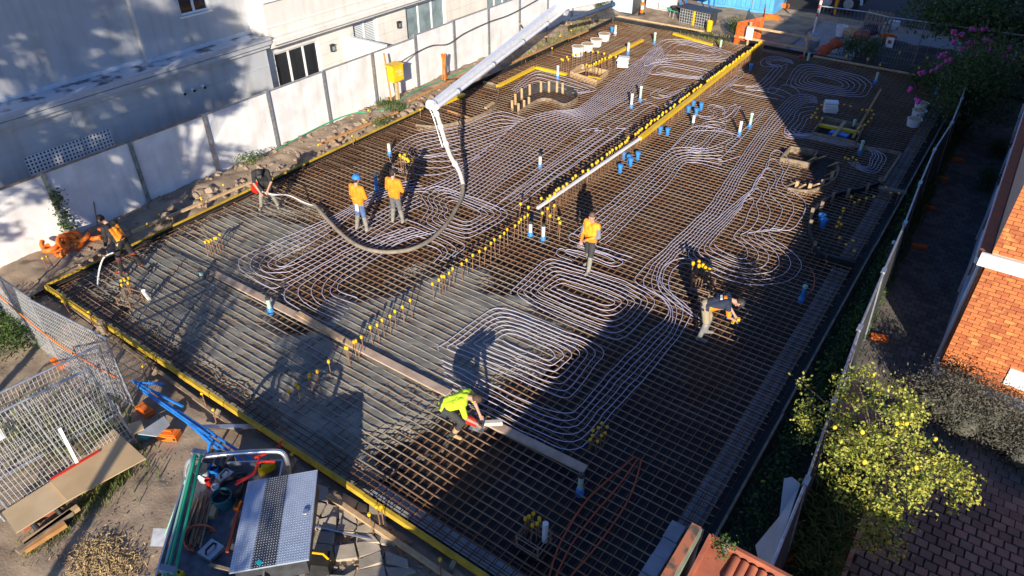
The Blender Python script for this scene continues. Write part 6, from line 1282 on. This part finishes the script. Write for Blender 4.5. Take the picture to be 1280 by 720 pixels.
bench = thing('work_bench', 'cluttered site work bench in front of the blue container', 'bench', at(868, 13, -.2) + Vector((0, .3, 0)), -.1)
b = MB(); b.span((-1.0, -.35, .82), (1.0, .35, .88)); b.build('top', m_blues, bench)
for x in (-.9, .9):
    for y in (-.3, .3): b = MB(); b.beam((x, y, 0), (x, y, .82), .06, .06); b.build('leg', m_blues, bench)
for k in range(10):
    o = thing('site_supply', nth(k) + ' item from the left of the clutter on the far work bench', 'supplies', Vector(bench.location) + Vector((-.85 + k * .18, random.uniform(-.2, .2), .885)), k, 'clutter on the far work bench'); b = MB(); b.lathe((0, 0, 0), [(.07, 0), (.07, random.uniform(.12, .28)), (.05, .3)], 8); b.build('body', random.choice([m_wpl, m_red, m_timber, m_blues, m_dgrey]), o); b = MB(); b.lathe((0, 0, .3), [(.055, 0), (.055, .04)], 8); b.build('lid', m_wpl, o)
cg = thing('mesh_cage', 'grey wire crate with a dark lid on the dirt in front of the bench', 'crate', at(872, 30, -.2), -.15)
b = MB(); b.span((-.9, -.4, .05), (.9, .4, .72)); b.build('load', m_dgrey, cg); b = MB(); b.span((-1.1, -.5, .78), (1.1, .5, .84)); b.build('lid', m_dgrey, cg)
b = MB()
for k in range(13): b.tube([(-.92 + k * .153, -.43, .0), (-.92 + k * .153, -.43, .78)], .012, 4)
for k in range(6): b.tube([(-.92, -.435, .05 + k * .14), (.92, -.435, .05 + k * .14)], .012, 4)
tag(b.build('wire_front', m_wire, cg), kind='stuff'); b = MB(); b.span((-.08, -.46, .0), (.04, -.44, .76)); b.build('strap', m_ycap, cg)
tub(886, 39, -.15, .16, .5, m_ycap, m_ycap, 'tall yellow drum beside the wire crate', 'drum', 'drum'); tub(889, 24, -.2, .1, .4, m_bluep, m_bluep, 'blue bottle beside the wire crate', 'water_bottle', 'bottle')
wb = thing('wheelbarrow', 'dark wheelbarrow tipped beside the work bench', 'wheelbarrow', at(846, 22, -.2), .8)
b = MB(); b.add([(-.4, -.3, .6), (.4, -.3, .6), (.4, .3, .6), (-.4, .3, .6), (-.25, -.2, .35), (.2, -.2, .3), (.2, .2, .3), (-.25, .2, .35)], [(4, 5, 6, 7), (0, 1, 5, 4), (1, 2, 6, 5), (2, 3, 7, 6), (3, 0, 4, 7)]); b.build('tray', m_blk, wb); b = MB(); b.tube([(.55, -.04, .18), (.55, .04, .18)], .18, 14); b.build('wheel', m_blk, wb)
for s_ in (-1, 1): b = MB(); b.tube([(.55, .06 * s_, .18), (-.2, .25 * s_, .4), (-.9, .3 * s_, .6)], .02, 6); b.build('handle', m_green, wb, smooth=True); b = MB(); b.tube([(-.3, .25 * s_, .4), (-.35, .25 * s_, .0)], .02, 6); b.build('leg', m_galv, wb)
bush('small dark shrub beside the orange barrier mesh', at(917, 42, -.2), .4, .4, .8, 600, .1, m_leafd); bush('green weeds at the top left corner by the boom', at(752, 12, -.1), .4, .5, .6, 500, .1, m_leafg)
# orange barrier mesh with timber rails
ob = thing('barrier_fence', 'orange barrier mesh strung on pine rails at the far end beside the yellow beam', 'barrier', at(938, 55, 0)); O = Vector(ob.location)
def mshade(a, c, h, lab):
    b = MB(); n = 30; m_ = 16
    for i in range(n + 1): p = a.lerp(c, i / n) + Vector((0, .05 * math.sin(i), 0)); b.beam(p, p + Vector((0, .05, h)), .012, .012)
    for j in range(m_ + 1): u = Vector((0, .05 * j / m_, h * j / m_)); b.beam(a + u, c + u, .012, .022)
    return b
A, B_ = at(917, 55, 0), at(950, 48, 0); C_ = at(952, 30, -.1)
tag(mshade(A - O, B_ - O, 1.05, '').build('barrier_mesh', m_orange, ob), kind='stuff'); tag(mshade(B_ - O, C_ - O, 1.05, '').build('barrier_mesh', m_orange, ob), kind='stuff')
rz_ = at(915, 54, 0)
def rail_(a, c): b = MB(); b.beam(a - O, c - O, .05, .10); b.build('rail', m_timber, ob)
yb = at(940, 57, 0).y
rail_(aty(935, 33, yb), aty(1023, 49, yb)); rail_(aty(918, 45, yb), aty(1010, 61, yb)); rail_(aty(913, 55, yb), aty(1000, 72, yb))
for px, py in ((932, 57), (1002, 71)): p = at(px, py, 0); b = MB(); b.beam(Vector((p.x, yb + .05, -.2)) - O, Vector((p.x, yb + .05, 1.1)) - O, .09, .05); b.build('post', m_timber, ob)
b = MB(); p = aty(937, 42, yb - .05); b.box(p - O, (.35, .02, .6)); b.build('notice', m_wpl, ob)
b = MB(); b.ball(at(1001, 71, .05), .09, 8, 5); tag(b.build('red_knob', m_red, smooth=True), 'red plastic marker at the foot of the pine rail post', 'knob')  # a red plastic knob lying by the post
# far temporary fence
yf = at(1105, 77, -.2).y
xs = [at(1014, 60, -.2).x, at(1068, 70, -.2).x, at(1093, 78, -.2).x, at(1137, 87, -.2).x, 1.0]
for k in range(4):
    bl, br = Vector((xs[k], yf + .2 * math.sin(k * 2), -.25)), Vector((xs[k + 1], yf + .2 * math.sin(k * 2 + 2), -.25)); u = Vector((0, 0, 2.1))
    panel('temporary mesh fence panel at the far right corner, ' + ['beside the striped pole', 'in front of the orange barrier bags', 'carrying the small white sign', 'behind the flowering shrub'][k], bl, br, br + u, bl + u, nv=12, nh=6, mid=False, rr=.03, wr=.003)
p = aty(1112, 53, yf - .06); b = MB(); b.box(p, (.34, .02, .46)); s_ = tag(b.build('fence_sign', m_wpl), 'small white sign with a red mark on the far temporary fence', 'sign'); b = MB(); b.box(p + Vector((0, -.015, .02)), (.16, .006, .16)); b.build('red_mark', m_red, s_)
pole = thing('striped_pole', 'red and white banded pole by the far fence', 'pole', at(1016, 45, -.2)); b = MB(); b.tube([(0, 0, 0), (0, 0, 4.2)], .07, 10); b.build('pole', m_wpl, pole, smooth=True)
for z in (1.0, 1.4, 1.8, 3.0): b = MB(); b.tube([(0, 0, z), (0, 0, z + .2)], .075, 10); b.build('band', m_red, pole, smooth=True)
mx = thing('barrel', 'pale grey cement barrel tipped by the pine rails', 'barrel', at(1013, 62, -.2)); b = MB(); b.lathe((0, 0, .35), [(.22, -.35), (.36, -.05), (.36, .1), (.26, .42)], 14, axis=(.3, -.5, .8)); b.build('drum', m_galv, mx, smooth=True); b = MB(); b.lathe((.09, -.18, .62), [(.25, 0), (.25, .06)], 14, axis=(.3, -.5, .8)); b.build('mouth', m_blk, mx)
b = MB()
for k in range(14): t = k / 13; b.ball(at(1026, 66, .1).lerp(at(1048, 52, .5), t) + Vector((random.gauss(0, .05), random.gauss(0, .05), random.gauss(0, .04))), random.uniform(.2, .3), 7, 5, sq=(1, .8, .7))
tag(b.build('plastic_heap', M('dull_orange_plastic', (.50, .09, .03), (.36, .06, .02), 4, .7), smooth=True), 'heap of crumpled orange plastic behind the far temporary fence', 'plastic heap')
pal = thing('timber_pallet', 'timber pallet standing on edge by the truck', 'pallet', aty(1097, 32, 42.5) * Vector((1, 1, 0)) + Vector((0, 0, -.2)), .0)
for k in range(7): b = MB(); b.box((-.6 + k * .2, 0, .62), (.11, .03, 1.2), rx=-.12); b.build('slat', m_oldtim, pal)
for z in (.1, .6, 1.1): b = MB(); b.box((0, .06, z), (1.3, .09, .09)); b.build('bearer', m_oldtim, pal)
rl = tub(1050, 45, -.2, .28, .5, m_wpl, m_orange, 'white reel of tape behind the far temporary fence', 'reel', 'reel')
for k, (px, py, m_) in enumerate([(1085, 45, navy), (1062, 48, m_timber), (1075, 52, m_terra), (1112, 40, m_wpl)]): b = MB(); b.ball((0, 0, .3), .35, 8, 5, sq=(1.3, .8, .8)); b.box((.1, 0, .5), (.5, .3, .2)); tag(b.build('site_bag', m_, loc=at(px, py, -.2)), '%s bag of site rubbish behind the far temporary fence' % ['dark navy', 'tan', 'reddish', 'white'][k], 'bag')
for k, (px, py) in enumerate([(977, 9), (965, 24), (1110, 48)]): b = MB(); b.box((0, 0, .1), (.8, .3, .2)); b.box((0, 0, .2), (.5, .2, .1)); tag(b.build('orange_block', m_orange, loc=at(px, py, -.2)), ['orange block lying on the street edge at the top', 'orange cone block on the crossover', 'orange block behind the white sign'][k], 'block')
# truck and car
tr = thing('concrete_truck', 'white truck parked in the street at the top, seen from behind', 'truck', (-8.5, 47.6, GZ + .03)); tr.scale = (-1, 1, 1); m_tw = M('truck_white', (.62, .64, .68), (.55, .57, .62), 2, .4)
b = MB(); b.span((-.2, -1.3, 1.0), (4.5, 1.2, 2.2)); b.build('body', m_tw, tr); b = MB(); b.span((4.6, -1.25, .6), (6.6, 1.2, 2.9)); cabo = b.build('cab', m_tw, tr); b = MB(); b.span((5.0, -1.27, 1.8), (6.3, -1.253, 2.6)); b.build('window', g_dark, cabo); b = MB(); b.span((-.3, -1.0, .6), (6.2, .9, .98)); b.build('chassis', m_blk, tr)
b = MB(); b.lathe((1.8, 0, 2.4), [(.4, -2.2), (1.15, -.6), (1.15, .6), (.6, 1.9)], 18, axis=(1, 0, .2)); b.build('drum', m_tw, tr, smooth=True)
for x in (.5, 1.7, 5.6):
    b = MB(); b.tube([(x, -1.36, .55), (x, -1.0, .55)], .55, 18); wl = b.build('wheel', m_blk, tr); b = MB(); b.tube([(x, -1.39, .55), (x, -1.361, .55)], .28, 14); b.build('rim', m_galv, wl)
    b = MB(); b.tube([(x + .66 * math.cos(a), -1.2, .55 + .66 * math.sin(a)) for a in [j * .314 for j in range(11)]], .09, 6); b.build('mudguard', m_tw, tr, smooth=True)
car = thing('parked_car', 'white hatchback parked in the street at the top right', 'car', at(1150, 18, GZ + .03) + Vector((2.3, 2.2, 0)), 0)
prof = [(-2.0, .3), (-2.05, .75), (-1.9, .95), (-1.55, 1.42), (.3, 1.48), (1.0, 1.0), (1.95, .85), (2.1, .6), (2.1, .3)]
b = MB(); n = len(prof); ins = lambda z: .86 - max(0, z - .9) * .3
v = [(x, -ins(z), z) for x, z in prof] + [(x, ins(z), z) for x, z in prof]; b.add(v, [tuple(range(n)), tuple(range(2 * n - 1, n - 1, -1))] + [(i, n + i, n + (i + 1) % n, (i + 1) % n) for i in range(n)]); b.build('body', m_tw, car)
b = MB(); b.add([(-1.95, -.72, .98), (-1.95, .72, .98), (-1.62, .68, 1.38), (-1.62, -.68, 1.38)], [(3, 2, 1, 0)]); b.build('rear_window', g_dark, car); b = MB(); b.add([(-1.4, -.80, 1.02), (.7, -.80, 1.02), (.2, -.725, 1.4), (-1.3, -.725, 1.4)], [(0, 1, 2, 3)]); b.build('side_window', g_dark, car)
for s_ in (-1, 1): b = MB(); b.box((-2.03, .68 * s_, .8), (.1, .25, .2)); b.build('tail_light', m_red, car)
for x in (-1.3, 1.35):
    for s_ in (-1, 1): b = MB(); b.tube([(x, .70 * s_, .32), (x, .89 * s_, .32)], .32, 16); wl = b.build('wheel', m_blk, car); b = MB(); b.tube([(x, .891 * s_, .32), (x, .90 * s_, .32)], .2, 12); b.build('rim', m_galv, wl)
binp = thing('wheelie_bin', 'dark wheelie bin with yellow lid at the far end of the driveway', 'bin', at(1275, 100, GZ) , .3)
b = MB(); b.add([(-.25, -.25, 0), (.25, -.25, 0), (.25, .3, 0), (-.25, .3, 0), (-.3, -.3, .95), (.3, -.3, .95), (.3, .36, .95), (-.3, .36, .95)], [(3, 2, 1, 0), (4, 5, 6, 7), (0, 1, 5, 4), (1, 2, 6, 5), (2, 3, 7, 6), (3, 0, 4, 7)]); b.build('body', m_blk, binp); b = MB(); b.box((0, .03, .99), (.64, .7, .07), rx=.05); b.build('lid', m_ycap, binp)
# boundary houses across the street, out of frame but seen in reflections and from aside
for k, x in enumerate((-34, -14, 8, 30)): 
    o = thing('street_house', nth(k) + ' house from the left across the street beyond the trucks', 'house', (x, 72, GZ), 0, 'houses across the street'); b = MB(); b.span((-7, 0, 0), (7, 9, 3.4)); b.build('wall', m_cream, o); b = MB(); b.add([(-7.5, -.5, 3.41), (7.5, -.5, 3.41), (7.5, 9.5, 3.41), (-7.5, 9.5, 3.41), (-3.5, 4.5, 6), (3.5, 4.5, 6)], [(0, 1, 5, 4), (1, 2, 5), (2, 3, 4, 5), (3, 0, 4), (3, 2, 1, 0)]); b.build('roof', m_terra, o)
# ================================================================== TREES south of the site that dapple the fence and the wet bays
random.seed(5)
sv = Vector((-math.sin(R_(SUN_AZ)), -math.cos(R_(SUN_AZ)), 0)); pv_ = Vector((-sv.y, sv.x, 0))
def sun_at(perp, along, z=GZ): p = sv * along + pv_ * perp; return Vector((p.x, p.y, z))
TREES = [(5.5, -6.0, 4.6, (.75, .75, 1.3, 16, .20), 1500, .16), (8.4, -3.0, 5.2, (1.0, 1.0, 1.1, 10, .25), 420, .17)]
TREES += [(12.3, 3.2, 4.9, (2.2, 1.7, 4.0, 92, .14), 13500, .17), (15.6, 2.2, 5.2, (2.3, 2.0, 4.3, 96, .14), 15000, .17), (19.0, 1.5, 5.2, (2.4, 2.2, 4.2, 92, .14), 13500, .17), (13.4, -8.0, 10.2, (2.6, 2.2, 3.2, 80, .18), 8000, .18)]
TN = ['slender leafy tree south of the site whose crown shades the row of pins', 'small open tree south of the site dappling the wet concrete', 'tall tree south of the site nearest the left form', 'tall tree south of the site in the middle of the row', 'tall tree south of the site farthest left in the row', 'tallest tree south of the site, set back behind the row']
for k, (pp, al, th, cr, n, sz) in enumerate(TREES): tree(TN[k], sun_at(pp, al), th, cr, n, sz, m_leafg, tr=.14 if k else .22, grp='trees south of the site', flat=.72 if 2 <= k <= 4 else 0)
